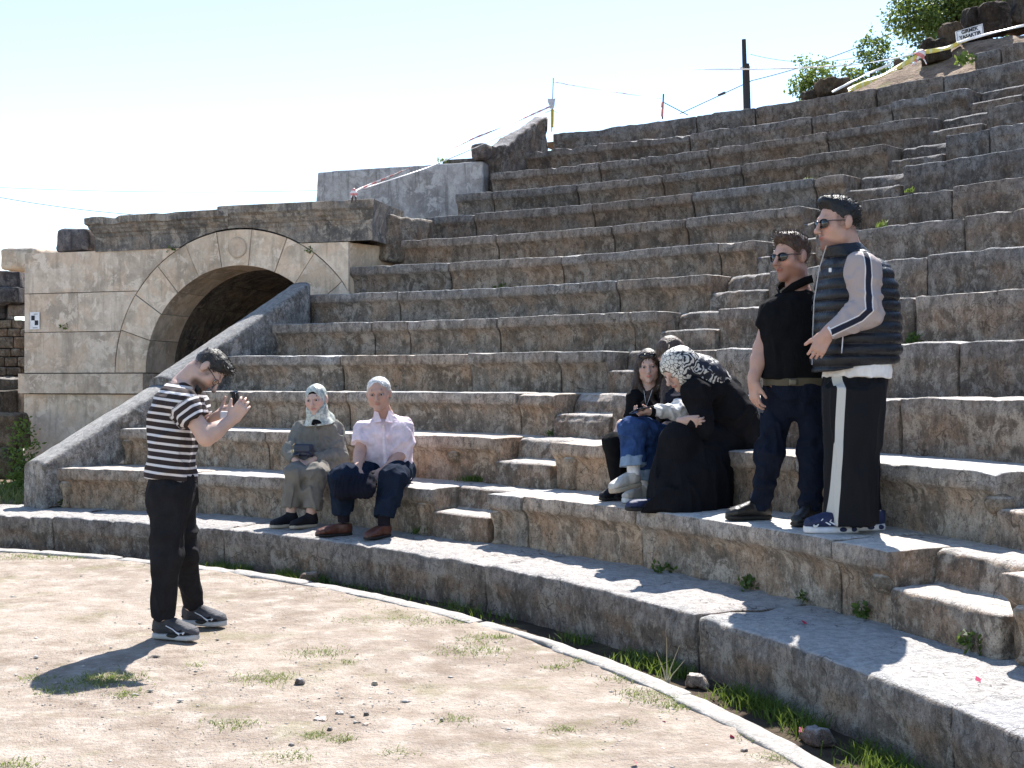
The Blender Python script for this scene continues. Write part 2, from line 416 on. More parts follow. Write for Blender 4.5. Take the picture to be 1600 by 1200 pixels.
# ---------------------------------------------------------------- left end of the seating: sloping copings
S_ = 14 / 15.0
Ld = np.array([5.11, 5.97]); Ld /= np.linalg.norm(Ld); Ln = np.array([-Ld[1], Ld[0]])      # along the row ends / to their left
L0 = np.array([-4.54, 11.94]) * S_
def lpt(s, o, z): return np.array([*(L0 + Ld * s + Ln * o), z])
def coping(name, label, s0, s1, zt0, zt1, zb0, zb1, width, seed, o0=-.05, mat='coping', rough=.008, front=0.0, color=None, round_=.07):
    """slab lying along the row ends with a sloping, rounded top"""
    n = max(8, int((s1 - s0) / .04)); 
    sec = []
    m = 9
    for j in range(m + 1):
        a = math.pi * j / m; sec.append((width * .5 - math.cos(a) * width * .5, math.sin(a) ** .6 * round_))
    V = []; S = np.linspace(s0, s1, n)
    nz = 7
    for i, s in enumerate(S):
        f = (s - s0) / (s1 - s0); zt = zt0 + (zt1 - zt0) * f; zb = zb0 + (zb1 - zb0) * f
        ring = [(o0, zb + (zt - round_ - zb) * q / nz) for q in range(nz)] + [(o0 + a, zt - round_ + b) for a, b in sec] + [(o0 + width, zb + (zt - round_ - zb) * q / nz) for q in range(nz - 1, -1, -1)]
        V.append([lpt(s, o, z) for o, z in ring])
    V = np.array(V); nn, mm = V.shape[:2]
    d = rough * (fbm(V * 3, 3, seed) + .8 * fbm(V * 12, 3, seed + 2))
    c = V.mean(1, keepdims=True); dirn = V - c; dirn /= np.linalg.norm(dirn, axis=-1, keepdims=True) + 1e-9
    V = (V + dirn * d[..., None]).reshape(-1, 3)
    F = [tuple(f) for f in grid_faces(nn, mm)] + [tuple(range(mm)), tuple((nn - 1) * mm + i for i in range(mm))[::-1]]
    o = mesh(name, V, F, M[mat]); o.data.polygons[-1].use_smooth = o.data.polygons[-2].use_smooth = False
    if color: o.color = (*color, 1)
    tag(o, label, 'coping')
    return o
coping('coping_stone', 'sloping granular coping stone with a blunt upright end beside the lowest row', -.12, 1.20, .66, 1.37, ZP - .02, .9, .36, 3, o0=-.02, color=(1.1, 1.08, 1.05))
coping('coping_stone', 'sloping grey coping stone climbing into the arch beside the seats', 1.22, 3.03, 1.44, 2.52, .85, 1.9, .36, 5, o0=-.02, color=(.92, .92, .92))
coping('coping_stone', 'tall rough broken coping stone standing at the left end of the topmost rows', 6.32, 7.25, 4.52, 5.10, 3.7, 4.5, .34, 9, o0=-.02, mat='rough', rough=.06, color=(.72, .72, .75))

# ---------------------------------------------------------------- arched gateway
A0 = np.array([-2.03, 14.95]) * S_
wu = np.array([-.956, .292]); wn_ = np.array([.292, .956])
def wp(s, d, z): return np.array([*(A0 + wu * s + wn_ * d), z])
def s_at(px):
    q = (px - 800) / FPX; return (A0[0] - q * A0[1]) / (.956 + .292 * q)
zc = lambda v: v * S_
ZSP = zc(1.618); RI, RE = zc(1.367), zc(1.838); SC_ = zc(1.538); WL = s_at(38)
gate = empty('arched_gateway', tuple(wp(WL / 2, 0, 0)), 'pale dressed-stone wall with a round arch at the left end of the seats', 'gateway')
def wall_block(name, poly, d0, d1, seed, mat='arch', color=None, parent=gate, rough=.006, bev=.006, step=.09):
    """extruded polygon in the wall plane, with arrised edges; poly = [(s, z)] """
    bm = bmesh.new(); P = np.array(poly); c = P.mean(0)
    ins = []
    for i in range(len(P)):
        a, b, e = P[i - 1], P[i], P[(i + 1) % len(P)]
        t1 = (b - a) / (np.linalg.norm(b - a) + 1e-9); t2 = (e - b) / (np.linalg.norm(e - b) + 1e-9)
        n1 = np.array([-t1[1], t1[0]]); n2 = np.array([-t2[1], t2[0]]); nn = n1 + n2; nn /= np.linalg.norm(nn) + 1e-9
        ins.append(b + nn * .005)
    area = sum(P[i - 1][0] * P[i][1] - P[i][0] * P[i - 1][1] for i in range(len(P)))
    sg = 1 if area > 0 else -1
    ins = np.array([P[i] + (q - P[i]) * sg for i, q in enumerate(ins)]); ins2 = np.array([P[i] + (q - P[i]) * 1.5 for i, q in enumerate(ins)])
    vb = [bm.verts.new(wp(*(q[0], d1, q[1]))) for q in ins]; v1 = [bm.verts.new(wp(q[0], d0 + bev, q[1])) for q in ins]; v0 = [bm.verts.new(wp(q[0], d0, q[1])) for q in ins2]
    n = len(P)
    for i in range(n):
        j = (i + 1) % n
        bm.faces.new((vb[i], vb[j], v1[j], v1[i])); bm.faces.new((v1[i], v1[j], v0[j], v0[i]))
    bm.faces.new(v0); bm.faces.new(vb[::-1])
    bmesh.ops.recalc_face_normals(bm, faces=bm.faces)
    me = bpy.data.meshes.new(name); bm.to_mesh(me); bm.free()
    V = np.array([v.co for v in me.vertices]); org = V.mean(0); 
    for v in me.vertices: v.co = v.co - Vector(org)
    me.materials.append(M[mat]); o = bpy.data.objects.new(name, me); COL.objects.link(o); o.parent = parent; o.location = Vector(org) - world_loc(parent)
    if color: o.color = (*color, 1)
    return o
def arc(r, a0, a1, n): return [(SC_ - r * math.cos(math.radians(a)) * -1 if False else SC_ + r * -math.cos(math.radians(a)), ZSP + r * math.sin(math.radians(a))) for a in np.linspace(a0, a1, n)]
# angles measured from the right-hand springing (0, towards the seats) to the left (180)
ANG = [0, 20, 38, 54.5, 68, 84, 100, 115, 130.5, 146, 162, 180]
r_ = random.Random(4)
for a, b in zip(ANG[:-1], ANG[1:]):
    c = r_.uniform(.86, 1.08)
    wall_block('voussoir', [*arc(RE, a, b, 7), *arc(RI, b, a, 7)], r_.uniform(-.006, .006), .62, int(a), color=(c, c * .99, c * .97))
zr = [zc(v) for v in (3.245, 2.695, 2.17, 1.618, 1.342)]
def s_ext(z): return SC_ + math.sqrt(max(0, RE ** 2 - (z - ZSP) ** 2))
def course(z1, z0, sj):
    zz = np.linspace(z0, z1, 6); edge = [(s_ext(z), z) for z in zz]
    js = sj + [WL]; prev = None
    for i, s in enumerate(js):
        c = r_.uniform(.82, 1.06)
        poly = (edge + [(s, z1), (s, z0)]) if i == 0 else [(prev, z0), (prev, z1), (s, z1), (s, z0)]
        wall_block('wall_block', poly, r_.uniform(-.006, .004), .9, i, color=(c, c, c)); prev = s
course(zr[0], zr[1], []); course(zr[1], zr[2], [s_at(122)]); course(zr[2], zr[3], [])
wall_block('string_course', [(SC_ + RI, zr[3] - .004), (SC_ + RI, zr[4]), (WL + .05, zr[4]), (WL + .05, zr[3] - .004)], -.06, .9, 3, color=(.92, .9, .88))
wall_block('plinth_block', [(SC_ + RI, zr[4] - .004), (SC_ + RI, -.2), (WL, -.2), (WL, zr[4] - .004)], -.01, .9, 4, color=(1, .97, .94))
# right-hand spandrel down to the seats
ra = [a for a in np.linspace(math.degrees(math.asin((zr[0] - ZSP) / RE)), 33, 8)]
wall_block('spandrel_block', [(0, zr[0]), *arc(RE, ra[0], ra[-1], 8), (0, ZSP + RE * math.sin(math.radians(33)))], .0, .75, 8, color=(1.03, 1.02, 1.0))
# pier return along the row ends
hexa('pier_block', gate, M['arch'], boxC([*(A0 + Ld * .36 + Ln * .22), zc(2.55)], [*Ld, 0], [*Ln, 0], Z_, .70, .40, zr[0] - zc(2.55) - .006), .1, .01, .003, 3, color=(.98, .93, .86))
# tunnel vault behind the arch ring
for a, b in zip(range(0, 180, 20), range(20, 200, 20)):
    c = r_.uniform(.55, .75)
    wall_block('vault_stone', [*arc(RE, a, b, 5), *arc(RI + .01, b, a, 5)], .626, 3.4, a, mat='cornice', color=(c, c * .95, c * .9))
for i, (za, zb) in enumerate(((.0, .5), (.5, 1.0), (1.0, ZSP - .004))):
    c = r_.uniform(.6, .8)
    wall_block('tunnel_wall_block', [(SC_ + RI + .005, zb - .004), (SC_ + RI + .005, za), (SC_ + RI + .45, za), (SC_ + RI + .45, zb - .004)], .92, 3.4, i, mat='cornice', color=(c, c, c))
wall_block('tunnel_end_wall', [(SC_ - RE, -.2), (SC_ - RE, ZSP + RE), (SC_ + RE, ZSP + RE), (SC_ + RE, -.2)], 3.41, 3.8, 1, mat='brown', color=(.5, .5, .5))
boss = []
for i, rr_ in enumerate((0, .035, .05, .075, .09, .115, .125)):
    for j in range(20): boss.append(wp(SC_ + .01 + rr_ * math.cos(j * math.pi / 10), -.006 - (.0, .0, .012, .006, .006, .014, .0)[i] - .008, zc(3.22) + rr_ * math.sin(j * math.pi / 10)))
mesh('carved_boss', boss, [tuple(f) for f in grid_faces(7, 20, wrap=True)], M['arch'], gate).color = (.86, .84, .82, 1)
hexa('wall_light_stop', gate, M['brown'], boxC(wp((SC_ + RE + .05 + WL - .03) / 2, .44, -.2), [*wu, 0], [*wn_, 0], Z_, WL - .03 - SC_ - RE - .05, .80, zr[0] + .17), .3, .02, .005, 2, (.4, .4, .4))  # added filler inside the wall, keeps sunlight from leaking through the joints
hexa('joint_light_stop', gate, M['brown'], boxC(wp(SC_ + (RI + RE) / 2 + .06, 1.65, ZSP - .03), [*wu, 0], [*wn_, 0], Z_, RE - RI + .04, 3.2, .06), .3, .005, .002, 2, (.4, .4, .4))  # added box that closes the bright see-through gap at the springing
# cornice of two moulded blocks, cut to sit on the arch ring
def cornice(sa, sb, z0, z1, proj, label, seed, tilt=0):
    """sa < sb; moulding returns round both ends"""
    prof = [(0, 0), (0, .42), (.02, .44), (.03, .52), (.08, .56), (.10, .62), (.16, .67), (.18, .74), (.26, .80), (.27, .98), (.25, 1.0)]
    prof = [(p * proj / .27, z0 + (z1 - z0) * h) for p, h in prof]
    n = max(10, int((sb - sa) / .035)); V = []
    SS = np.linspace(sa, sb, n)
    for i, s in enumerate(SS):
        rowp = []
        for (p, z) in prof:
            rel = abs(s - SC_)
            zz = z
            if rel < RE and z < ZSP + math.sqrt(RE ** 2 - rel ** 2) + .012: zz = ZSP + math.sqrt(RE ** 2 - rel ** 2) + .012
            ss = s
            f = (s - sa) / (sb - sa)
            if f < .12: ss = s - p * .6 * (1 - f / .12)
            if f > .88: ss = s + p * .6 * (f - .88) / .12
            rowp.append(wp(ss, -p - .01, zz + tilt * (s - sa)))
        for q in (.25, .6, .95): rowp.append(wp(s, q, z1 + tilt * (s - sa)))
        rowp.append(wp(s, .95, z0 + tilt * (s - sa)))
        V.append(rowp)
    V = np.array(V); nn, mm = V.shape[:2]
    e = np.zeros(mm); e[8:11] = 1; e[11:13] = .6
    ch = np.clip(fbm(V * 4.5, 4, seed) - .05, 0, 1) * .055 * e
    V[..., 2] -= ch; V[..., :2] += wn_ * (ch * .7 + .012 * fbm(V * 8, 3, seed + 4))[..., None]
    F = [tuple(f) for f in grid_faces(nn, mm, flip=True)] + [tuple(range(mm))[::-1], tuple((nn - 1) * mm + i for i in range(mm))]
    o = mesh('cornice_block', V.reshape(-1, 3), F, M['cornice'], None, True, auto=32)
    tag(o, label, 'cornice block', 'moulded blocks over the arch'); return o
sj = s_at(357)
cornice(-.30, sj - .004, zr[0] + .004, zc(3.74), .13, 'larger moulded cornice block over the right side of the arch, below the knotted tape', 3)
cornice(sj + .004, s_at(150), zr[0] + .004, zc(3.70), .13, 'moulded cornice block over the left side of the arch', 8, -.012)
# loose stones on top and behind
o = hexa('loose_block', None, M['cornice'], boxC(wp(s_at(110), .25, zr[0] + .004), [*wu, 0], [*wn_, 0], Z_, .47, .5, .29, .94), .05, .05, .02, 12, color=(.55, .55, .62)); tag(o, 'small dark squared block on the wall, left of the cornice', 'stone block')
o = hexa('loose_block', None, M['arch'], boxC(W(48, 424, 15.9), [*wu, 0], [*wn_, 0], Z_, .60, .5, .29), .06, .06, .03, 14, color=(.85, .85, .83)); tag(o, 'pale worn block lying behind the wall corner at far left', 'stone block')
o = hexa('rubble_block', None, M['rough'], boxC(lpt(4.62, .22, zc(3.05)), [*Ld, 0], [*Ln, 0], Z_, .95, .62, .55), .05, .05, .04, 21, color=(.9, .9, .88)); tag(o, 'rough broken-topped block between the cornice and the ninth row', 'stone block')
o = hexa('rubble_block', None, M['rough'], boxC(W(752, 250, 15.9), [*wu, 0], [*wn_, 0], Z_, .24, .25, .20), .04, .06, .03, 22, color=(.6, .6, .66)); tag(o, 'small stone wedged beside the tall broken coping', 'stone block')
# stained rendered wall above the arch
B0 = np.array([-.39, 17.0]) * S_
C = np.zeros((2, 2, 2, 3))
for i in (0, 1):
    for j in (0, 1):
        for k in (0, 1):
            s = .02 + i * (2.69 * S_ - .02) + (0 if k == 0 else (-.08 if i else 0)); q = B0 + wu * s + wn_ * (j * .35); C[i, j, k] = [*q, (zc(4.62) - .02 * i) if k else 2.6]
o = hexa('rendered_wall', None, M['plaster'], C, .08, .03, .012, 31, color=(.93, .93, .96)); tag(o, 'stained grey rendered wall standing above and behind the arch', 'wall')
o = hexa('wall_cap', None, M['cornice'], boxC(np.array([*(B0 + wu * .35 + wn_ * .3), zc(4.60)]), [*wu, 0], [*wn_, 0], Z_, .6, .3, .10), .05, .02, .01, 32, color=(.6, .6, .6)); tag(o, 'thin dark slab on the rendered wall beside a green sprig', 'stone slab')

# ---------------------------------------------------------------- carved lion feet
def lion_foot(parent, px, k, sc=1.0, leg=True, color=(1, 1, 1)):
    R = rowR(k); z0 = rowZ(k - 1) if k > 1 else ZP; th = th_at(px, R)
    ring = []; H_ = RH * .70
    prof = [(0, .030, .05), (.06, .046, .075), (.12, .034, .06), (.28, .026, .05), (.5, .03, .052), (.68, .046, .062), (.80, .062, .075), (.90, .066, .078), (.97, .05, .06), (1.0, .02, .03)] if leg else \
           [(.55, .01, .02), (.62, .045, .05), (.72, .066, .072), (.84, .07, .078), (.94, .055, .06), (1.0, .02, .03)]
    V = []; n = 14
    er = np.array([-math.cos(th), -math.sin(th), 0]); et = np.array([math.sin(th), -math.cos(th), 0]); c0 = pol(R + OV + .005, th, z0)
    for (f, w, d) in prof:
        for i in range(n):
            a = 2 * math.pi * i / n; V.append(c0 + et * math.cos(a) * w * sc + er * math.sin(a) * d * sc + Z_ * f * H_)
    V = np.array(V); V += er * (.006 * fbm(V * 18, 3, px))[:, None]
    F = [tuple(f) for f in grid_faces(len(prof), n, wrap=True)] + [tuple(range(n))[::-1], tuple((len(prof) - 1) * n + i for i in range(n))]
    o = mesh('lion_foot', V, F, M['seat'], parent); o.color = (*color, 1); return o
rows = [o for o in COL.objects if o.name.startswith('seat_row')]
for k, px, lg in [(1, 655, True), (1, 770, True), (1, 97, True), (1, 1366, False), (1, 1590, True), (2, 704, False), (2, 884, True), (2, 195, True), (2, 1545, False)]:
    lion_foot(rows[k - 1], px, k, 1.0, lg, (1.25, 1.2, 1.12))

# ---------------------------------------------------------------- ground: sand of the orchestra, gutter, far land, one sheet
t = NT('sandy_ground'); P = t.pos()
n1 = t.noise(P, .9, 4, .6); n2 = t.noise(P, 5, 5, .7); n3 = t.noise(P, 85, 3, .8)
c = t.mix(t.rmp(n1, .35, .65), (.265, .215, .175), (.35, .292, .242))
c = t.mix(t.rmp(n2, .45, .68), c, (.42, .362, .31)); c = t.mix(t.math('MULTIPLY', t.rmp(n2, .46, .34), .6), c, (.20, .152, .115))
c = t.mix(t.math('MULTIPLY', t.rmp(n3, .55, .64), .45), c, (.18, .14, .11))
c = t.mix(t.rmp(t.vor(P, 26, 'F1'), .0, .13, .6, 0), c, (.36, .33, .295))
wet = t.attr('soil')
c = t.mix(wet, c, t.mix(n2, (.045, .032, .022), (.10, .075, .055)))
g = t.math('MULTIPLY', t.rmp(t.noise(P, 1.7, 4, .72), .53, .66), .38); c = t.mix(g, c, (.17, .16, .07))
hg = t.math('ADD', t.math('MULTIPLY', t.noise(P, 7, 6, .75), 1.4), t.math('MULTIPLY', n3, .4))
M['sand'] = t.done(c, .95, .1, t.bump(hg, .9, .035))
rr = np.concatenate([np.linspace(0, 2.5, 8)[:-1], np.linspace(2.5, RK - .2, 120), np.linspace(RK - .15, RP + .2, 16), [10, 12, 16, 25, 40, 80, 160, 400, 900]])
na = 420
aa = np.concatenate([np.linspace(-.7, 2.1, 330), np.linspace(2.1, 2 * math.pi - .7, na - 330 + 1)[1:-1]]); na = len(aa)
Rg, Ag = np.meshgrid(rr, aa, indexing='ij')
zz = np.where(Rg < RK - .02, 0.0, np.where(Rg < RP + .3, -.075, -.16)) * 1.0
V = pol(Rg, Ag, zz)
V[..., 2] += np.where(Rg < RP, .016 * fbm(V * 1.1, 4, 2) + .011 * fbm(V * 6, 3, 3), 0)
V[..., 2] = np.where(Rg > 30, -.16 - (Rg - 30) * .02, V[..., 2])
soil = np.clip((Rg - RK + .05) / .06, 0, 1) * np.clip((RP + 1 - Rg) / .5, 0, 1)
o = mesh('ground', V.reshape(-1, 3), grid_faces(len(rr), na, flip=False, wrap=True), M['sand'], None, True, {'soil': soil.ravel()}, origin=(0, 0, 0)); tag(o, kind='structure')

# kerb of thin flush stones
kerb = empty('kerb', tuple(pol(RK, math.radians(45), 0)), 'thin pale stone kerb edging the sand beside the gutter', 'kerb')
th = math.radians(86); i = 0; rk = random.Random(3)
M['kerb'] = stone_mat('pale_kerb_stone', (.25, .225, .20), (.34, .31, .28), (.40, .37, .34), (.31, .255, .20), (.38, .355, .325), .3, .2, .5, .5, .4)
while th > math.radians(2):
    l = rk.uniform(.75, 1.3) / RK; p = np.concatenate([smoothprof([(-.105, -.05), (-.103, .006), (-.098, .010), (0, .013), (.006, .008), (.010, -.12)], .03), [[.010, -.14]]]); e = np.zeros(len(p)); e[1:4] = .9
    arc_block('kerb_stone', kerb, M['kerb'], p, e, RK, th, th - l + .0008, rk.uniform(-.006, .003), 900 + i, .009, .06, .05, dr=rk.uniform(-.018, .018), endr=.006); th -= l; i += 1

# core of the bank, added under the seats to stop light leaking through joints
prof = [(RP + .25, -.3, 74), (R1 + .35, ZP - .12, 71)] + [(rowR(k) + .30, rowZ(k) - .16 - .10, math.degrees(left_th(k)) - 2.6) for k in range(1, 15)]
V = []
for f in np.linspace(0, 1, 60):
    for (r, z, a) in prof: V.append(pol(r, math.radians(a + (4 - a) * f), z))
V = np.array(V); th = range(60)
t = NT('dark_earth'); M['earth'] = t.done(t.mix(t.noise(t.pos(), 6), (.03, .024, .018), (.07, .055, .04)), .95, .1)
o = mesh('bank_light_stop', V.reshape(-1, 3), grid_faces(len(th), len(prof)), M['earth'], None, True, origin=(0, 0, 0)); tag(o, kind='structure')

# ================================================================ people: signed-distance modelling, one continuous surface per mesh
def unit(v): v = np.asarray(v, float); return v / (np.linalg.norm(v) + 1e-12)
class SDF:
    def __init__(s, vox): s.vox = vox; s.ops = []; s.lo = np.full(3, 1e9); s.hi = np.full(3, -1e9)
    def _add(s, f, lo, hi, k, mode):
        s.ops.append((f, np.asarray(lo, float), np.asarray(hi, float), k, mode))
        if mode == 'u': s.lo = np.minimum(s.lo, lo); s.hi = np.maximum(s.hi, hi)
        return s
    def cap(s, a, b, ra, rb=None, k=.02, mode='u'):
        a, b = np.asarray(a, float), np.asarray(b, float); rb = ra if rb is None else rb; R = max(ra, rb); ab = b - a; L = ab @ ab + 1e-12
        def f(p):
            t = np.clip(((p - a) @ ab) / L, 0, 1); q = p - a - t[..., None] * ab
            return np.sqrt((q * q).sum(-1)) - (ra + (rb - ra) * t)
        return s._add(f, np.minimum(a, b) - R, np.maximum(a, b) + R, k, mode)
    def ell(s, c, r, Rm=None, k=.02, mode='u'):
        c = np.asarray(c, float); r = np.broadcast_to(np.asarray(r, float), 3); Rm = np.eye(3) if Rm is None else np.asarray(Rm, float)
        def f(p):
            q = (p - c) @ Rm; k0 = np.sqrt(((q / r) ** 2).sum(-1)); k1 = np.sqrt(((q / r ** 2) ** 2).sum(-1)) + 1e-9
            return k0 * (k0 - 1) / k1
        e = np.abs(Rm) @ r
        return s._add(f, c - e, c + e, k, mode)
    def box(s, c, h, Rm=None, rd=.01, k=.01, mode='u'):
        c = np.asarray(c, float); h = np.asarray(h, float); Rm = np.eye(3) if Rm is None else np.asarray(Rm, float)
        def f(p):
            q = np.abs((p - c) @ Rm) - (h - rd); return np.sqrt((np.maximum(q, 0) ** 2).sum(-1)) + np.minimum(q.max(-1), 0) - rd
        e = np.abs(Rm) @ h
        return s._add(f, c - e, c + e, k, mode)
    def loft(s, C, w, d, lat, k=.03, mode='u', ex=2.4, axis=None):
        C = np.asarray(C, float); w = np.asarray(w, float); d = np.asarray(d, float); ax = unit(C[-1] - C[0]) if axis is None else unit(axis)
        lat = np.asarray(lat, float); lat = np.broadcast_to(lat, C.shape)
        h = (C - C[0]) @ ax
        def f(p):
            q = (p - C[0]) @ ax; c = np.stack([np.interp(q, h, C[:, i]) for i in range(3)], -1)
            la = np.stack([np.interp(q, h, lat[:, i]) for i in range(3)], -1)
            la = la - (la @ ax)[..., None] * ax; la /= np.sqrt((la * la).sum(-1))[..., None] + 1e-9
            fr = np.cross(np.broadcast_to(ax, la.shape), la); W_ = np.interp(q, h, w); D_ = np.interp(q, h, d)
            e = p - c; x = np.abs((e * la).sum(-1)); y = np.abs((e * fr).sum(-1))
            rad = ((x / W_) ** ex + (y / D_) ** ex + 1e-12) ** (1 / ex)
            dist = (rad - 1) * np.minimum(W_, D_)
            axo = np.maximum(h[0] - q, q - h[-1])
            return np.where(axo > 0, np.where(dist > 0, np.sqrt(np.maximum(dist, 0) ** 2 + np.maximum(axo, 0) ** 2), axo), np.maximum(dist, axo))
        R = max(w.max(), d.max())
        return s._add(f, C.min(0) - R, C.max(0) + R, k, mode)
    def cut(s, pt, n, k=0.0, near=None):
        """remove what lies on the n side of the plane (inside the sphere `near`=(centre, radius) if given)"""
        pt = np.asarray(pt, float); n = unit(n)
        def f(p):
            d = -((p - pt) @ n)
            if near is not None: d = np.maximum(d, np.sqrt(((p - np.asarray(near[0])) ** 2).sum(-1)) - near[1])
            return d
        return s._add(f, np.full(3, -1e3), np.full(3, 1e3), k, 's')
    def build(s, disp=None):
        v = s.vox; lo = s.lo - 4 * v; hi = s.hi + 4 * v; n = np.ceil((hi - lo) / v).astype(int) + 1
        D = np.full(n, 1.0, np.float32); axs = [lo[i] + v * np.arange(n[i]) for i in range(3)]
        for f, a, b, k, mode in s.ops:
            mrg = 1.2 * k + 3 * v
            i0 = np.clip(np.floor((a - mrg - lo) / v).astype(int), 0, n - 1); i1 = np.clip(np.ceil((b + mrg - lo) / v).astype(int) + 1, 1, n)
            if (i1 <= i0).any(): continue
            sl = tuple(slice(i0[i], i1[i]) for i in range(3))
            g = np.stack(np.meshgrid(*[axs[i][sl[i]] for i in range(3)], indexing='ij'), -1)
            d = f(g).astype(np.float32); o = D[sl]
            if mode == 'u':
                if k > 0: hh = np.clip(.5 + .5 * (d - o) / k, 0, 1); D[sl] = d + (o - d) * hh - k * hh * (1 - hh)
                else: D[sl] = np.minimum(o, d)
            else:
                nd = -d
                if k > 0: hh = np.clip(.5 - .5 * (nd - o) / k, 0, 1); D[sl] = nd + (o - nd) * hh + k * hh * (1 - hh)
                else: D[sl] = np.maximum(o, nd)
        if disp is not None:
            m = np.argwhere(np.abs(D) < .05); p = lo + m * v
            D[m[:, 0], m[:, 1], m[:, 2]] += disp(p).astype(np.float32)
        return nets(D, v, lo)
def nets(D, v, lo):
    S = D < 0
    c = np.zeros(tuple(np.array(D.shape) - 1), np.uint8)
    offs = [(i, j, k) for i in (0, 1) for j in (0, 1) for k in (0, 1)]
    sh = D.shape
    for (i, j, k) in offs: c += S[i:sh[0] - 1 + i, j:sh[1] - 1 + j, k:sh[2] - 1 + k]
    act = np.argwhere((c > 0) & (c < 8))
    idm = np.full(c.shape, -1, np.int32); idm[act[:, 0], act[:, 1], act[:, 2]] = np.arange(len(act))
    val = np.stack([D[act[:, 0] + i, act[:, 1] + j, act[:, 2] + k] for (i, j, k) in offs], 1)
    acc = np.zeros((len(act), 3)); cnt = np.zeros(len(act)); O = np.array(offs, float)
    for a in range(8):
        for b in range(a + 1, 8):
            if np.abs(O[a] - O[b]).sum() != 1: continue
            m = (val[:, a] < 0) != (val[:, b] < 0); t = np.where(m, val[:, a] / (val[:, a] - val[:, b] + 1e-12), 0)
            acc += m[:, None] * (O[a] + t[:, None] * (O[b] - O[a])); cnt += m
    V = lo + v * (act + acc / cnt[:, None]); Q = []
    for ax in range(3):
        s0 = [slice(None)] * 3; s1 = [slice(None)] * 3; s0[ax] = slice(0, -1); s1[ax] = slice(1, None)
        e = np.argwhere(S[tuple(s0)] != S[tuple(s1)])
        b, cc = (ax + 1) % 3, (ax + 2) % 3
        e = e[(e[:, b] > 0) & (e[:, cc] > 0) & (e[:, b] < sh[b] - 1) & (e[:, cc] < sh[cc] - 1)]
        def cell(db, dc):
            q = e.copy(); q[:, b] -= db; q[:, cc] -= dc; return idm[q[:, 0], q[:, 1], q[:, 2]]
        q = np.stack([cell(1, 1), cell(0, 1), cell(0, 0), cell(1, 0)], 1)
        ins = S[e[:, 0], e[:, 1], e[:, 2]]
        q[~ins] = q[~ins][:, ::-1]; Q.append(q)
    Q = np.concatenate(Q); Q = Q[(Q >= 0).all(1)]
    return V, Q
def relax(V, Q, it=1, a=.5):
    for _ in range(it):
        acc = np.zeros_like(V); cnt = np.zeros(len(V))
        for i in range(4):
            for j in ((i + 1) % 4, (i + 3) % 4): np.add.at(acc, Q[:, i], V[Q[:, j]]); np.add.at(cnt, Q[:, i], 1)
        V = V + a * (acc / np.maximum(cnt, 1)[:, None] - V)
    return V
def sdf_mesh(name, s, mat, parent, disp=None, attrs=None, smooth=1):
    V, Q = s.build(disp)
    if smooth: V = relax(V, Q, smooth)
    a = attrs(V) if attrs else None
    return mesh(name, V, Q, mat, parent, True, a)
def tufts(name, S, mat, parent, disp, comb, n=1500, length=.022, wid=.0022, seed=1):
    """hair: a shaped mass with short locks standing out of its surface; comb(V, N) -> direction of growth"""
    V, Q = S.build(disp); V = relax(V, Q, 1); rs = np.random.default_rng(seed); q = Q[rs.integers(0, len(Q), n)]; p = V[q].mean(1); N = np.cross(V[q[:, 1]] - V[q[:, 0]], V[q[:, 3]] - V[q[:, 0]]); N /= np.linalg.norm(N, axis=1)[:, None] + 1e-9
    d = comb(p, N) + rs.normal(size=(n, 3)) * .28; d /= np.linalg.norm(d, axis=1)[:, None]; L = length * rs.uniform(.5, 1.3, n)[:, None]; s = np.cross(d, N); s /= np.linalg.norm(s, axis=1)[:, None] + 1e-9; s = s * wid
    p0 = p - N * .003; b = len(V) + 4 * np.arange(n)[:, None]; T = np.stack([p0 - s, p0 + s, p0 + d * L * .6 + s * .8 + N * .002, p0 + d * L - s * .2], 1).reshape(-1, 3)
    return mesh(name, np.concatenate([V, T]), np.concatenate([Q, b + [0, 1, 2, 3]]), mat, parent)
def frame(F, U=(0, 0, 1)):                     # columns: side, forward, up
    F = unit(F); U = np.asarray(U, float); U = unit(U - (U @ F) * F); return np.stack([np.cross(F, U), F, U], 1)
def folds(amp, fx=(9, 9, 5), seed=0):
    fx = np.array(fx, float); amp = amp * 2.7
    return lambda p: -amp * (np.clip(1 - 3.2 * np.abs(fbm(p * fx + .35 * vnoise(p * 5, seed)[:, None], 2, seed)), 0, 1) - .45) * .8 + amp * .5 * vnoise(p * fx * .6, seed + 4)

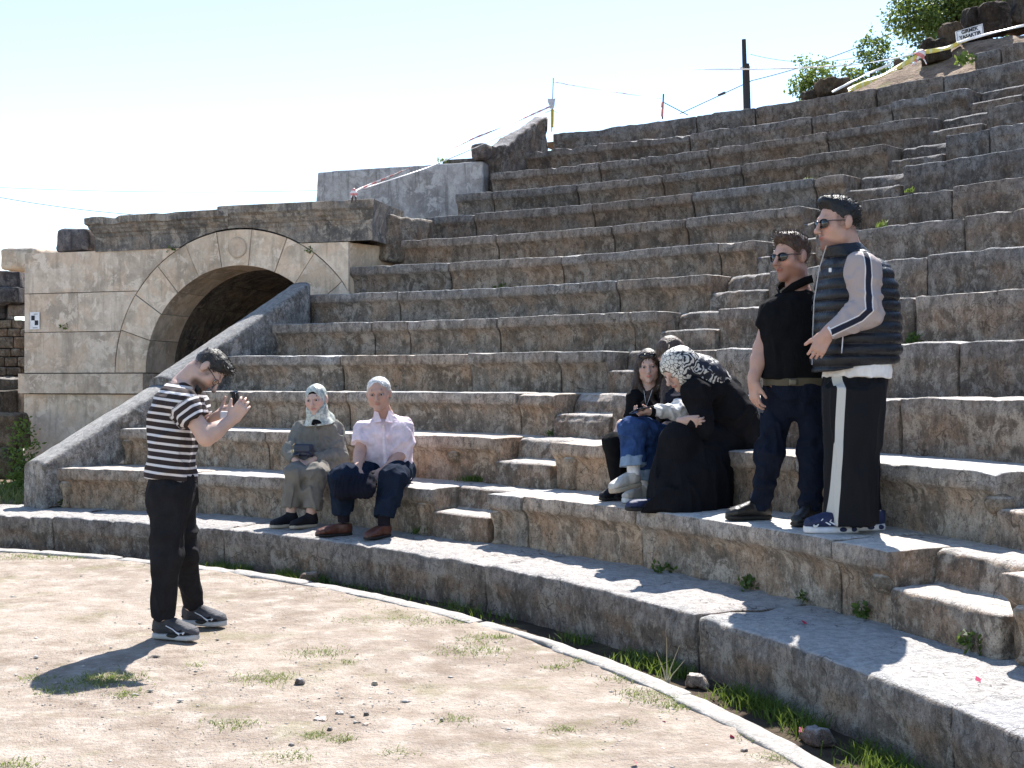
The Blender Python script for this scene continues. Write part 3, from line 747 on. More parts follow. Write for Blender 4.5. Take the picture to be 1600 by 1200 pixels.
# ---- materials of people
def skin_mat(name, base):
    t = NT(name); c = t.attr('tone', 'Color')
    n = t.noise(t.n('TexCoord').outputs['Object'], 45, 3, .6)
    c2 = t.mix(1.0, c, base, 'MULTIPLY'); c2 = t.mix(t.rmp(n, .3, .7, 0, .16), c2, tuple(x * .6 for x in base))
    return t.done(c2, .55, .35, t.bump(t.noise(t.n('TexCoord').outputs['Object'], 160, 2, .6), .12, .004), **{'Subsurface Weight': .12, 'Subsurface Scale': .02})
M['skin'] = skin_mat('skin_light', (.47, .31, .25)); M['skin2'] = skin_mat('skin_fair', (.50, .335, .27)); M['skin3'] = skin_mat('skin_ruddy', (.46, .275, .21))
def cloth(name, col, scale=320, bst=.25, rough=.85, vary=.15, sheen=.0, wr=0.0):
    t = NT(name); P = t.n('TexCoord').outputs['Object']
    n = t.noise(P, 11, 4, .6); c = t.mix(t.rmp(n, .3, .7), tuple(x * (1 - vary) for x in col), tuple(min(1, x * (1 + vary)) for x in col))
    hgt = t.math('ADD', t.math('MULTIPLY', t.noise(P, scale, 1, .5), .12), t.math('MULTIPLY', t.noise(t.vmul(P, (1, 1, .55)), 26, 3, .55, dist=.7), 1.0 + wr))
    return t.done(c, .95, .06 if max(col) < .06 else .15, t.bump(hgt, min(1, bst * 1.8), .016), **{'Sheen Weight': sheen})
def hair_mat(name, col):
    t = NT(name); P = t.n('TexCoord').outputs['Object']
    n = t.noise(t.vmul(P, (1, 1, .25)), 150, 3, .6); c = t.mix(t.rmp(n, .3, .7), tuple(x * .5 for x in col), tuple(x * 1.6 for x in col))
    return t.done(c, .5, .4, t.bump(n, .7, .006))
M['hair_black'] = hair_mat('black_hair', (.006, .005, .005)); M['hair_brown'] = hair_mat('dark_brown_hair', (.035, .021, .014)); M['hair_mid'] = hair_mat('brown_hair', (.060, .036, .023)); M['hair_dark'] = hair_mat('dark_hair', (.020, .015, .012)); M['hair_grey'] = hair_mat('short_grey_hair', (.50, .49, .48))
M['eye'] = None
t = NT('eye'); M['eye'] = t.done(t.attr('tone', 'Color'), .15, .5)
M['black_frame'] = simple('black_plastic', (.012, .012, .013), .25, .5, vary=.05)
t = NT('dark_lens'); M['lens'] = t.done((.012, .011, .010), .06, .6)
M['black_cloth'] = cloth('black_cotton', (.008, .008, .009)); M['navy_cloth'] = cloth('navy_cloth', (.010, .011, .018)); M['denim_dark'] = cloth('dark_denim', (.009, .012, .022), 420, .35); M['denim_black'] = cloth('washed_black_denim', (.018, .0175, .0195), 420, .35)
M['denim_blue'] = cloth('blue_denim', (.025, .055, .145), 420, .35, vary=.3); M['denim_cuff'] = cloth('turned_denim', (.20, .27, .36), 420, .4); M['white_cloth'] = cloth('white_cotton', (.66, .64, .63)); M['pink_shirt'] = cloth('pale_pink_linen', (.66, .55, .60), 420, .3, wr=.4)
M['grey_tunic'] = cloth('grey_green_crepe', (.155, .15, .135), 300, .35, wr=.4); M['grey_trouser'] = cloth('taupe_trousers', (.15, .138, .12)); M['beige_sleeve'] = None
M['blue_trouser'] = cloth('navy_trousers', (.011, .017, .031)); M['sock_dark'] = cloth('dark_socks', (.015, .013, .018)); M['sock_white'] = cloth('white_socks', (.7, .69, .7))
M['brown_leather'] = simple('brown_leather', (.085, .030, .018), .45, .4, 60, .2); M['black_leather'] = simple('black_leather', (.014, .013, .012), .45, .4, 60, .2); M['navy_leather'] = simple('navy_leather', (.010, .015, .035), .35, .4, 50, .3)
M['sole_grey'] = simple('grey_rubber', (.36, .36, .36), .7); M['sole_white'] = simple('white_rubber', (.62, .62, .64), .6); M['sole_dark'] = simple('dark_rubber', (.02, .018, .016), .7); M['sole_tan'] = simple('tan_rubber', (.40, .33, .25), .7)
M['shoe_grey'] = simple('grey_mesh_and_suede', (.10, .098, .11), .7, .3, 120, .4, .5); M['shoe_dark'] = simple('charcoal_mesh', (.045, .045, .052), .7, .3, 120, .5, .5); M['shoe_black'] = simple('black_knit', (.012, .012, .016), .8, .2, 120, .3); M['shoe_cream'] = simple('cream_leather', (.50, .47, .43), .6, .3, 80, .3, .25); M['shoe_navy'] = simple('navy_mesh', (.02, .028, .075), .6, .3, 120, .3, .3)
M['silver'] = simple('silver_trim', (.62, .63, .68), .35, .5); M['red'] = simple('red_pull_tab', (.45, .02, .05), .6); M['gold'] = simple('gold_metal', (.55, .40, .16), .3, .5, metal=1.0)
M['phone'] = simple('phone_black_glass', (.010, .010, .012), .12, .6); M['white_plastic'] = simple('white_plastic', (.72, .71, .70), .4)

# ---- head in its own frame: x side, y forward, z up; origin between the ears
class Head:
    def __init__(s, c, F, U, sc=1.0, wx=1.0): s.c = np.asarray(c, float); s.R = frame(F, U); s.k = sc; s.wx = wx
    def p(s, x, y, z): return s.c + s.R @ (np.array([x * s.wx, y, z]) * s.k)
    def loc(s, V): return ((V - s.c) @ s.R) / s.k / [s.wx, 1, 1]
    def add(s, S, jaw=1.0, female=False, nose=1.0, ears=True):
        k = s.k; R = s.R; e = lambda x, y, z, r, kk=.03, mode='u': S.ell(s.p(x, y, z), np.asarray(r) * k, R, kk * k, mode)
        e(0, -.012, .040, (.074 * s.wx, .094, .083), .0); e(0, .028, -.028, (.062 * jaw * s.wx, .060, .076), .03)
        S.ell(s.p(0, .068, -.098), (.020 if female else .023) * k * jaw, R, .035 * k)
        for q in (-1, 1):
            S.ell(s.p(q * .046 * jaw, .008, -.066), .020 * k, R, .035 * k); S.ell(s.p(q * .042, .056, -.018), .020 * k, R, .03 * k)
        S.cap(s.p(-.030, .080, .030), s.p(.030, .080, .030), (.012 if not female else .009) * k, None, .02 * k)
        for q in (-1, 1): e(q * .031, .104, .008, (.019, .018, .013), .010, 's')
        S.cap(s.p(0, .088, .022), s.p(0, .088 + .029 * nose, -.024), .0080 * k, .0115 * k, .012 * k); S.ell(s.p(0, .090 + .029 * nose, -.029), .0125 * k, R, .008 * k)
        for q in (-1, 1): S.ell(s.p(q * .012, .101, -.034), .0075 * k, R, .006 * k)
        e(0, .088, -.055, (.022, .011, .0062), .006); e(0, .086, -.066, (.019, .011, .0070), .006)
        if ears:
            for q in (-1, 1): S.ell(s.p(q * .076, -.012, .004), np.array([.012, .021, .034]) * k, R @ np.array([[1, 0, 0], [0, math.cos(.25), -math.sin(.25)], [0, math.sin(.25), math.cos(.25)]]), .010 * k)
    def tone(s, V, brow=(.25, .2, .18), lips=(.95, .55, .55), beard=None, beardc=(.25, .2, .2), female=False, browz=.036, fade=0.0):
        L = s.loc(V); T = np.ones((len(V), 3)); near = (np.abs(L) < .17).all(1)
        def blend(m, c): T[:] = T * (1 - m[:, None]) + T * np.asarray(c) * m[:, None]
        x, y, z = np.abs(L[:, 0]), L[:, 1], L[:, 2]
        sm = lambda d, a, b: np.clip((b - d) / (b - a), 0, 1)
        blend(near * (y > .05) * sm(np.hypot((x - .033) / .6, z - browz - .006 * np.cos((x - .033) * 60)) , .003, .014 if not female else .010) * (x > .008), brow)
        blend(near * (y > .06) * sm(np.hypot(x / 2.6, z + .0605), .006, .010), lips)
        blend(near * (y > .06) * sm(np.hypot(x / 6, (z + .0605)), .0012, .0028), (.5, .35, .35))
        blend(near * (y > .05) * sm(np.hypot((x - .031) / 1.6, z - .008), .008, .015), (.55, .45, .43))  # dark smear around the eyes: painted socket shadow and lashes
        blend(near * (y > .03) * sm(np.hypot(x - .042, z + .02), .01, .03), (1.04, .90, .88))
        if fade:
            nz_ = .75 + .35 * vnoise(V * 160, 3)
            m = np.clip((.050 - y) / .014, 0, 1) * np.clip((z + .030 + np.clip(-y, 0, .1) * .35 - np.where(y > .012, 0, .0)) / .02, 0, 1) * np.clip(np.maximum((x - .052) / .012, (-.02 - y) / .02), 0, 1) * (x < .0805) * (z < .10); blend(near * np.clip(m * fade * nz_, 0, 1), (.16, .13, .13))
        if beard is not None: blend(near * np.clip(beard(x, y, z), 0, 1), beardc)
        return T
    def eyes(s, parent, iris=(.04, .025, .015), look=(0, 1, 0)):
        for q in (-1, 1):
            n, m = 13, 12; V = []; T = []
            for i in range(n):
                a = math.pi * i / (n - 1)
                for j in range(m):
                    b = 2 * math.pi * j / m; d = np.array([math.sin(a) * math.cos(b), math.cos(a), math.sin(a) * math.sin(b)])
                    V.append(s.p(q * .031, .0782, .007) + s.R @ d * .0122 * s.k); T.append((.42, .37, .34) if i > 2 else (iris if i > 1 else (.012, .010, .010)))
            mesh('eye', V, [tuple(f) for f in grid_faces(n, m, wrap=True)], M['eye'], parent, True, {'tone': T})
    def hair(s, S, thick=.010, hl=(-.022, 1.35), front=.0, top=.0):
        """cap of short hair; hl = hairline offset and rise towards the forehead"""
        k = s.k
        S.ell(s.p(0, -.016, .046), np.array([(.0745 + thick * .35) * s.wx, .0945 + thick * .7, .0835 + thick]) * k, s.R, 0)
        if top: S.ell(s.p(0, .020, .100), np.array([.056, .066, .026 + top]) * k, s.R, .025 * k)
        if front: S.ell(s.p(0, .064, .108 + front * .4), np.array([.048, .026, .016 + front]) * k, s.R, .02 * k)
        a, b = hl; n = s.R @ unit([0, b, -1]); S.cut(s.p(0, 0, a), n, .010 * k)
        for q in (-1, 1): S.ell(s.p(q * .085, .072, .022), np.array([.034, .040, .044]) * k, s.R, .012 * k, 's')
        for q in (-1, 1): S.ell(s.p(q * .084, -.010, -.002), np.array([.02, .022, .038]) * k, s.R, .006 * k, 's')
    def glasses(s, parent, mat_lens, mat_frame, w=.026, h=.019, z=.008, y=.098):
        g = None; parts = []
        k = s.k
        for q in (-1, 1):
            ring = [s.p(q * (.033 + (w * math.copysign(abs(math.cos(a)) ** .8, math.cos(a)))), y - .012 * (abs(math.cos(a)) * (1 if math.cos(a) > 0 else -.0)), z + h * math.copysign(abs(math.sin(a)) ** .8, math.sin(a)) - .002) for a in np.linspace(0, 2 * math.pi, 21)]
            V, F = tube(ring, .0021 * k, 6, False)
            fr = mesh('spectacles', V, F, mat_frame, parent) if q == -1 else mesh('lens_rim', V, F, mat_frame, parts[0])
            if q == -1: parts.append(fr)
            if mat_lens:
                c = np.mean(ring, 0); mesh('lens', [c + s.R @ np.array([0, .002, 0])] + ring[:-1] + [r - s.R @ np.array([0, .003, 0]) for r in ring[:-1]], [(0, i + 1, (i + 1) % 20 + 1) for i in range(20)] + [(i + 1, 21 + i, 21 + (i + 1) % 20, (i + 1) % 20 + 1) for i in range(20)], mat_lens, parts[0])
            V, F = tube([s.p(q * (.033 + w), y - .008, z + .006), s.p(q * .072, y - .03, z + .008), s.p(q * .079, .0, z + .006), s.p(q * .080, -.022, z - .008)], .0022 * k, 6)
            mesh('temple_arm', V, F, mat_frame, parts[0])
        V, F = tube([s.p(-.009, y - .001, z + .006), s.p(0, y + .004, z + .010), s.p(.009, y - .001, z + .006)], .0022 * k, 6); mesh('bridge', V, F, mat_frame, parts[0])
        return parts[0]

def hand(S, wrist, d, n, side, sc=1.0, curl=(25, 35, 25), spread=6, thumb=(45, 20), thumb_curl=20, curls=None):
    """palm and five fingers; d = towards fingertips, n = direction the palm faces, side = thumb side"""
    d = unit(d); n = unit(np.asarray(n) - (np.asarray(n) @ d) * d); s_ = unit(np.cross(d, n)); s_ = s_ if s_ @ np.asarray(side) > 0 else -s_
    w = np.asarray(wrist, float); k = sc
    Rm = np.stack([s_, d, n], 1)
    S.cap(w - d * .03 * k, w + d * .02 * k, .024 * k, .024 * k, .02 * k)
    S.box(w + d * .055 * k, np.array([.039, .046, .0135]) * k, Rm, .012 * k, .018 * k)
    S.ell(w + d * .035 * k + s_ * .022 * k + n * .008 * k, np.array([.018, .03, .014]) * k, Rm, .015 * k)
    L = [(.068, .030), (.076, .010), (.071, -.010), (.056, -.029)]
    for i, (l, o) in enumerate(L):
        a = math.radians(spread * (1.5 - i) * .6); dd = unit(d * math.cos(a) + s_ * math.sin(a)); p = w + d * (.094 - .006 * abs(i - 1)) * k + s_ * o * k
        cu = curls[i] if curls else curl; ang = 0; seg = (l * .46, l * .32, l * .26); r = .0088 if i < 3 else .0078; p0 = p - dd * .012 * k
        for j in range(3):
            ang += math.radians(cu[j]); v = dd * math.cos(ang) + n * math.sin(ang); q = p + v * seg[j] * k
            S.cap(p0, q, (r - j * .0006) * k, (r - (j + 1) * .0006) * k, .003 if j else .008); p = q; p0 = q
    a, b = math.radians(thumb[0]), math.radians(thumb[1])
    v = unit(d * math.cos(a) + s_ * math.sin(a) + n * math.sin(b)); p = w + d * .028 * k + s_ * .030 * k + n * .006 * k
    q = p + v * .042 * k; S.cap(p, q, .0125 * k, .0105 * k, .012 * k)
    c = math.radians(thumb_curl); v2 = unit(v * math.cos(c) + (d * .7 + n * .6) * math.sin(c)); S.cap(q, q + v2 * .034 * k, .0105 * k, .0082 * k, .004)

def shoe(parent, an, dirn, gz, L=.27, w=1.0, upper='shoe_grey', sole='sole_grey', top=.115, sole_h=.030, toe_up=.006, name='shoe', vox=.0042, low=1.0):
    """an = ankle joint, dirn = heading, gz = height of the ground under the sole"""
    D = unit([*dirn, 0] if len(dirn) == 2 else dirn); sd = unit(np.cross(D, [0, 0, 1])); up = np.cross(sd, D)
    h2 = np.array([an[0], an[1], gz]) - D * .22 * L
    P = lambda t, z, o=0: h2 + D * t * L + up * z + sd * o
    T = [0, .06, .2, .42, .65, .82, .94, 1.0]; wd = np.array([.022, .032, .036, .033, .043, .045, .034, .014]) * w * L / .28
    S = SDF(vox); S.loft([P(t, sole_h / 2 + (toe_up * max(0, t - .75) * 4)) for t in T], wd * 1.05, [sole_h / 2] * 8, sd, 0, ex=3.2, axis=D)
    U = SDF(vox); hh = np.array([.040, .052, .055, .050, .038, .030, .024, .012]) * L / .28 * low
    U.loft([P(t, sole_h - .006 + hv * .9) for t, hv in zip(T, hh)], wd * .97, hh, sd, 0, ex=2.2, axis=D)
    a = P(.22, top)
    U.cap(P(.20, sole_h + .03), a, .040 * L / .28, .040 * L / .28, .03)
    U.cut(a + up * -.004, up, .004); U.cut(P(.5, sole_h - .004), -up)
    o = sdf_mesh(name, U, M[upper], parent, lambda p: .0016 * fbm(p * 60, 2, 3)); sdf_mesh('sole', S, M[sole], o)
    return o, P, D, sd, up, L
def ribbon(name, pts, nrm, w, mat, parent, th=.0015):
    """thin raised strip along pts (nrm = outward direction)"""
    pts = np.asarray(pts, float); T = np.gradient(pts, axis=0); nrm = np.broadcast_to(np.asarray(nrm, float), pts.shape); w = np.broadcast_to(w, len(pts)); V = []
    for p, t, n, q in zip(pts, T, nrm, w):
        s = unit(np.cross(unit(t), unit(n))); n = unit(n)
        V += [p - s * q / 2, p - s * q / 2 + n * th, p + s * q / 2 + n * th, p + s * q / 2]
    F = [tuple(f) for f in grid_faces(len(pts), 4, wrap=True)] + [(0, 1, 2, 3)[::-1], tuple(4 * (len(pts) - 1) + i for i in range(4))]
    return mesh(name, V, F, mat, parent)
def limb_sleeve(S, a, b, ra, rb, k=.03): S.cap(a, b, ra, rb, k)
def person(label, base): return empty('person', tuple(base), label, 'person')

# ---------------------------------------------------------------- 1. man photographing, striped T-shirt
def stripe_mat(name, dark, light, period, frac, attr='u'):
    t = NT(name); u = t.math('FRACT', t.math('DIVIDE', t.attr(attr), period)); n = t.noise(t.n('TexCoord').outputs['Object'], 26, 3, .55, dist=.7)
    m = t.rmp(u, frac, frac + .05, 1, 0); m = t.math('MULTIPLY', m, t.rmp(u, .0, .05, 0, 1))
    return t.done(t.mix(m, dark, light), .85, .2, t.bump(n, .3, .012))
M['stripes'] = stripe_mat('striped_jersey', (.032, .023, .023), (.60, .57, .57), .0395, .34)
Y0 = 6.60; J = lambda x, y, d=0.: W(x, y, Y0 + d)
A = person('man in striped T-shirt standing on the sand, bending to take a phone picture', W(265, 1000, 6.55) * [1, 1, 0])
hd = Head(J(323, 580, .02), (.56, -.12, -.82), (.78, .25, .56), .95)
lat = (0, 1, 0)
tc = [J(267, 748), J(269, 705), J(270, 655, .01), J(276, 622, .01), J(288, 598, .02)]
shN, elN, wrN = J(284, 626, -.17), J(322, 683, -.21), J(362, 656, -.12)
shF, elF, wrF = J(298, 622, .18), J(322, 674, .19), J(341, 650, .08)
hN, kN, aN = J(262, 775, -.09), J(260, 872, -.10), J(256, 968, -.06)
hF, kF, aF = J(276, 775, .09), J(290, 862, .14), J(301, 950, .30)
S = SDF(.0052)
S.loft(tc, [.15, .15, .165, .16, .08], [.11, .105, .105, .095, .055], lat, 0)
hd.add(S, nose=1.1); S.cap(J(288, 600, .02), hd.p(0, -.035, -.05), .066, .056, .03)
for a, b, c, q in ((shN, elN, wrN, 0), (shF, elF, wrF, 1)):
    S.cap(a, b, .052, .046, .03); S.cap(b, b + (c - b) * .35, .047, .046, .02); S.cap(b + (c - b) * .3, c, .046, .029, .02)
hand(S, wrN, (.62, .05, .78), (-.15, .95, .15), (-.7, 0, .6), .98, (20, 45, 40), 8, (40, 20))
hand(S, wrF, (.85, -.1, .50), (.1, -.55, .8), (-.3, -.3, 1), .98, (15, 30, 30), 8, (50, 20))
for h, k, a in ((hN, kN, aN), (hF, kF, aF)): S.cap(tc[0], h, .08, .07, .03); S.cap(h, k, .07, .055, .03); S.cap(k, a, .055, .045, .03)
bd = lambda x, y, z: np.clip((z + .125) / .02, 0, 1) * np.clip((-.042 - z + (y - .05) * .45) / .028, 0, 1) * np.clip((y + .005) / .03, 0, 1) * .92 + .4 * np.clip((.01 - z) / .05, 0, 1) * np.clip((z + .06) / .03, 0, 1) * np.clip((y + .005) / .02, 0, 1) * np.clip((.045 - y) / .02, 0, 1)
A_body = sdf_mesh('body', S, M['skin2'], A, None, lambda V: {'tone': hd.tone(V, beard=bd, beardc=(.10, .08, .08), fade=.8)})
S = SDF(.006); S.loft(tc, [.185, .178, .198, .19, .105], [.132, .126, .130, .118, .072], lat, 0)
for a, b in ((shN, elN), (shF, elF)): S.cap(a, a + (b - a) * .2, .078, .078, .04); S.loft([a, a + (b - a) * .58], [.080, .078], [.080, .076], (0, 1, 0), .035, ex=2)
ax = unit(tc[-1] - tc[0])
def ua(V):
    u = (V - tc[0]) @ ax; s1 = np.linalg.norm(V - (tc[2] + (tc[4] - tc[2]) * np.clip((u / 1.0), 0, 1)[:, None]), axis=1)
    for a, b in ((shN, elN), (shF, elF)):
        d = unit(b - a); t = (V - a) @ d; r = np.linalg.norm(V - a - t[:, None] * d, axis=1); m = (t > .03) & (r < .105) & (np.abs(V[:, 1] - tc[2][1]) > .135); u = np.where(m, .55 - t, u)
    return {'u': u + 1.0}
sdf_mesh('t_shirt', S, M['stripes'], A, folds(.006, (8, 8, 7), 2), ua)
S = SDF(.0065); S.loft([J(265, 798), J(267, 770), J(269, 741)], [.155, .165, .16], [.108, .126, .120], lat, 0)
for h, k, a, r in ((hN, kN, aN, (.108, .074, .064)), (hF, kF, aF, (.104, .072, .056))):
    S.cap(h, k, r[0], r[1], .05); S.loft([k + (k - a) * .06, a + (k - a) * .03], [r[1], r[2]], [r[1], r[2]], (0, 1, 0), .05, ex=2)
o = sdf_mesh('jeans', S, M['denim_black'], A, folds(.0065, (8, 8, 6), 5))
S = SDF(.005); hd.hair(S, .010, (-.020, 1.3), .012, .006); tufts('hair', S, M['hair_dark'], A, lambda p: .005 * fbm(p * 40, 2, 4), lambda V, N, h=hd: N * .35 + h.R[:, 1] * .6 + h.R[:, 2] * .1, 1300, .018)
S = SDF(.005)
S.ell(hd.p(0, .070, -.098), np.array([.028, .020, .022]), hd.R, 0); S.cap(hd.p(-.045, .02, -.07), hd.p(0, .072, -.10), .011, .013, .02); S.cap(hd.p(.045, .02, -.07), hd.p(0, .072, -.10), .011, .013, .02); sdf_mesh('beard', S, M['hair_black'], A, lambda p: .003 * fbm(p * 80, 2, 4))
hd.glasses(A, None, M['black_frame']); hd.eyes(A)
def swoosh(parent, P, sd, up, t0, t1, z, out, mat):
    n = 12; pts = []; ws = []
    for i in range(n):
        f = i / (n - 1); t = t0 + (t1 - t0) * f; pts.append(P(t, z + .030 * f ** 1.6 - .020 * math.sin(math.pi * min(1, f * 1.5)) * (1 - f)) + sd * out); ws.append(.003 + .013 * math.exp(-((f - .22) / .20) ** 2) * (1 - f) + .001)
    return ribbon('side_mark', pts, sd, ws, mat, parent, .004)
for dr_, an, gz in (((.95, -.30), aN, 0.004), ((.96, -.28), aF, 0.006)):
    o, P, D, sd, up, L = shoe(A, an, dr_, gz, .272, 1.12, 'shoe_dark', 'sole_grey', .12, sole_h=.036)
    q = sd if sd[1] < 0 else -sd
    swoosh(o, P, q, up, .80, .38, .052, .047, M['silver'])
    S = SDF(.0045); S.ell(P(.52, .028) + q * .036, (.045, .014, .013), np.stack([D, q, up], 1), 0); sdf_mesh('sole_window', S, M['sole_dark'], o)
    S = SDF(.0045); S.ell(P(.80, .055), (.035, .030, .022), np.stack([D, q, up], 1), 0); sdf_mesh('toe_panel', S, M['silver'], o)
    ribbon('overlay', [P(.03, .046) + q * .030, P(.14, .085) + q * .036, P(.24, .105) + q * .036], q, .014, M['shoe_black'], o, .003); ribbon('overlay', [P(.60, .044) + q * .043, P(.72, .060) + q * .044, P(.82, .066) + q * .034], q, .010, M['shoe_black'], o, .004); ribbon('overlay', [P(.70, .040) + q * .050, P(.86, .044) + q * .042, P(.97, .042) + q * .016], q, .012, M['shoe_black'], o, .004)
    for i in range(4): V, F = tube([P(.42 + i * .065, .098 - i * .012) - q * .02, P(.43 + i * .065, .106 - i * .012), P(.44 + i * .065, .098 - i * .012) + q * .022], .004, 5); mesh('lace', V, F, M['silver'], o)
S = SDF(.004); S.box(aN + np.array([.055, -.01, -.035]), (.012, .02, .02), None, .006); sdf_mesh('pull_tab', S, M['red'], A)
# phone and small white case
Rm = frame((.93, -.30, .18), (-.15, 0, 1)); ph = J(369, 632, -.055)
S = SDF(.003); S.box(ph, (.037, .0048, .075), Rm, .004, 0); pho = sdf_mesh('phone', S, M['phone'], None); tag(pho, 'black smartphone held up by the man in the striped T-shirt', 'phone')
S = SDF(.003); S.box(ph + Rm @ np.array([-.014, .006, .048]), (.017, .003, .018), Rm, .003, 0); sdf_mesh('camera_bump', S, M['phone'], pho)
S = SDF(.003); S.box(J(352, 649, -.0), (.028, .012, .022), frame((.2, -.9, .3)), .009, 0); tag(sdf_mesh('white_case', S, M['white_plastic'], None), 'small white case in the hand of the man taking a picture', 'case')

# ---------------------------------------------------------------- 2. seated woman in grey with a pale headscarf
Yn = on_row(492, R1, .6)[1]; J = lambda x, y, d=0.: W(x, y, Yn + d)
B = person('woman in grey tunic and pale green headscarf seated on the lowest row', pol(R1 - .1, th_at(478, R1), ZP))
hd = Head(J(494, 626, .06), (-.18, -.97, -.05), (-.08, 0, 1), 1.03, 1.1)
shL, elL, wrL = J(471, 672, .12), J(454, 706, .02), J(462, 720, -.14); shR, elR, wrR = J(522, 671, .16), J(533, 709, .10), J(488, 719, -.12)
pe, wa, che, ne = J(502, 728, .20), J(499, 705, .18), J(496, 675, .15), J(496, 650, .12)
hL, kL, aL = J(482, 731, .14), J(463, 738, -.26), J(455, 796, -.25); hR, kR, aR = J(514, 731, .18), J(492, 739, -.24), J(486, 799, -.28)
latB = unit(shR - shL)
S = SDF(.0056); S.loft([pe, wa, che, ne], [.14, .13, .14, .06], [.11, .11, .10, .06], latB, 0); hd.add(S, .95, True, .9); S.cap(ne, hd.p(0, -.03, -.06), .055, .05, .03)
for a, b, c in ((shL, elL, wrL), (shR, elR, wrR)): S.cap(a, b, .045, .04, .03); S.cap(b, c, .04, .026, .02)
hand(S, wrL, (.75, -.45, -.45), (.1, .5, -.8), (.3, -.3, .8), .92, (30, 40, 30), 4, (30, 10)); hand(S, wrR, (-.85, -.35, -.35), (.1, .4, -.9), (-.2, -.3, .8), .92, (30, 45, 30), 4, (30, 10))
for h, k, a in ((hL, kL, aL), (hR, kR, aR)): S.cap(pe, h, .09, .08, .03); S.cap(h, k, .07, .055, .03); S.cap(k, a, .05, .036, .03); S.cap(a, a + np.array([0, 0, -.05]), .036, .034, .02)
sdf_mesh('body', S, M['skin2'], B, None, lambda V: {'tone': hd.tone(V, female=True, lips=(.95, .5, .5))}); hd.eyes(B)
S = SDF(.0068); S.loft([J(505, 752, .10), pe, wa, che, J(497, 656, .13)], [.20, .19, .175, .165, .075], [.19, .17, .155, .135, .075], latB, 0); S.cap(shL, shR, .06, .06, .06)
S.cap(hL, hL + (kL - hL) * .25, .115, .11, .05); S.cap(hR, hR + (kR - hR) * .3, .12, .115, .05)
for a, b, c in ((shL, elL, wrL), (shR, elR, wrR)): S.cap(a, b, .068, .062, .07); S.loft([b + (b - c) * .1, c + (b - c) * .08], [.060, .044], [.066, .046], (0, 1, 0), .03, ex=2)
tun = sdf_mesh('tunic', S, M['grey_tunic'], B, folds(.009, (10, 10, 6), 8))
V, F = tube([J(493, 660, -.03), J(492, 680, -.035), J(494, 705, -.03)], .006, 6); mesh('placket', V, F, M['grey_tunic'], tun)
S = SDF(.0066)
for h, k, a, r in ((hL, kL, aL, (.105, .082, .072)), (hR, kR, aR, (.105, .082, .074))): S.cap(h, k, r[0], r[1], .05); S.loft([k + (k - a) * .05, a + (k - a) * .06], [r[1], r[2]], [r[1], r[2]], (1, 0, 0), .05, ex=2)
sdf_mesh('trousers', S, M['grey_trouser'], B, folds(.008, (10, 10, 5), 9))
t = NT('printed_satin'); P = t.n('TexCoord').outputs['Object']; n = t.noise(P, 22, 4, .6, dist=2.0); v = t.vor(t.vadd(P, t.vmul(t.noise(P, 9, 2, .5, out='Color'), (.1, .1, .1))), 20, 'F1')
c = t.mix(t.rmp(n, .42, .56), (.27, .30, .28), (.46, .48, .44)); c = t.mix(t.rmp(v, .25, .32, .55, 0), c, (.14, .19, .20)); M['satin'] = t.done(c, .4, .4, t.bump(t.noise(P, 18, 3, .5, dist=1.2), .4, .02))
S = SDF(.0056); S.ell(hd.p(0, -.016, .040), (.088, .108, .098), hd.R, 0); S.ell(hd.p(0, .0, -.05), (.080, .085, .090), hd.R, .05); S.loft([hd.p(0, -.01, -.19), hd.p(0, -.01, -.14), hd.p(0, -.0, -.06)], [.125, .098, .082], [.105, .095, .082], hd.R[:, 0], .04)
S.ell(hd.p(.0, -.09, -.16), (.12, .07, .08), hd.R, .04); S.ell(hd.p(0, .115, -.016), (.071, .085, .098), hd.R, .02, 's')
sdf_mesh('headscarf', S, M['satin'], B, folds(.0022, (14, 14, 9), 12))
S = SDF(.005); S.ell(hd.p(0, -.012, .041), (.079, .099, .0885), hd.R, 0); S.ell(hd.p(0, .12, -.026), (.074, .09, .096), hd.R, .01, 's'); S.cut(hd.p(0, 0, -.02), -hd.R[:, 2]); sdf_mesh('underscarf', S, M['black_cloth'], B)
S = SDF(.005); S.loft([J(495, 663, -.03), J(495, 652, .02)], [.045, .03], [.02, .02], latB, 0); sdf_mesh('undershirt', S, M['black_cloth'], B)
for an in (aL, aR): shoe(B, an, (-.75, -.66), ZP + .004, .245, 1.05, 'shoe_black', 'sole_tan', .13, sole_h=.032)
# handbag on her lap
S = SDF(.0045); Rm = frame((-.2, -.95, .1)); bc = J(474, 704, -.14)
S.box(bc, (.083, .034, .052), Rm, .022, 0); bag = sdf_mesh('handbag', S, M['navy_leather'], None, folds(.005, (16, 16, 16), 3)); tag(bag, 'small dark blue leather handbag on the lap of the woman in grey', 'handbag')
S = SDF(.0045); S.box(bc + Rm @ np.array([.0, .028, .018]), (.070, .012, .034), Rm, .01, 0); sdf_mesh('flap', S, M['navy_leather'], bag)
V, F = tube([bc + Rm @ np.array([x, y, z]) for x, y, z in ((.075, .01, -.03), (.092, .012, .0), (.090, .012, .035), (.070, .01, .055))], .0045, 6); mesh('ring', V, F, M['gold'], bag)

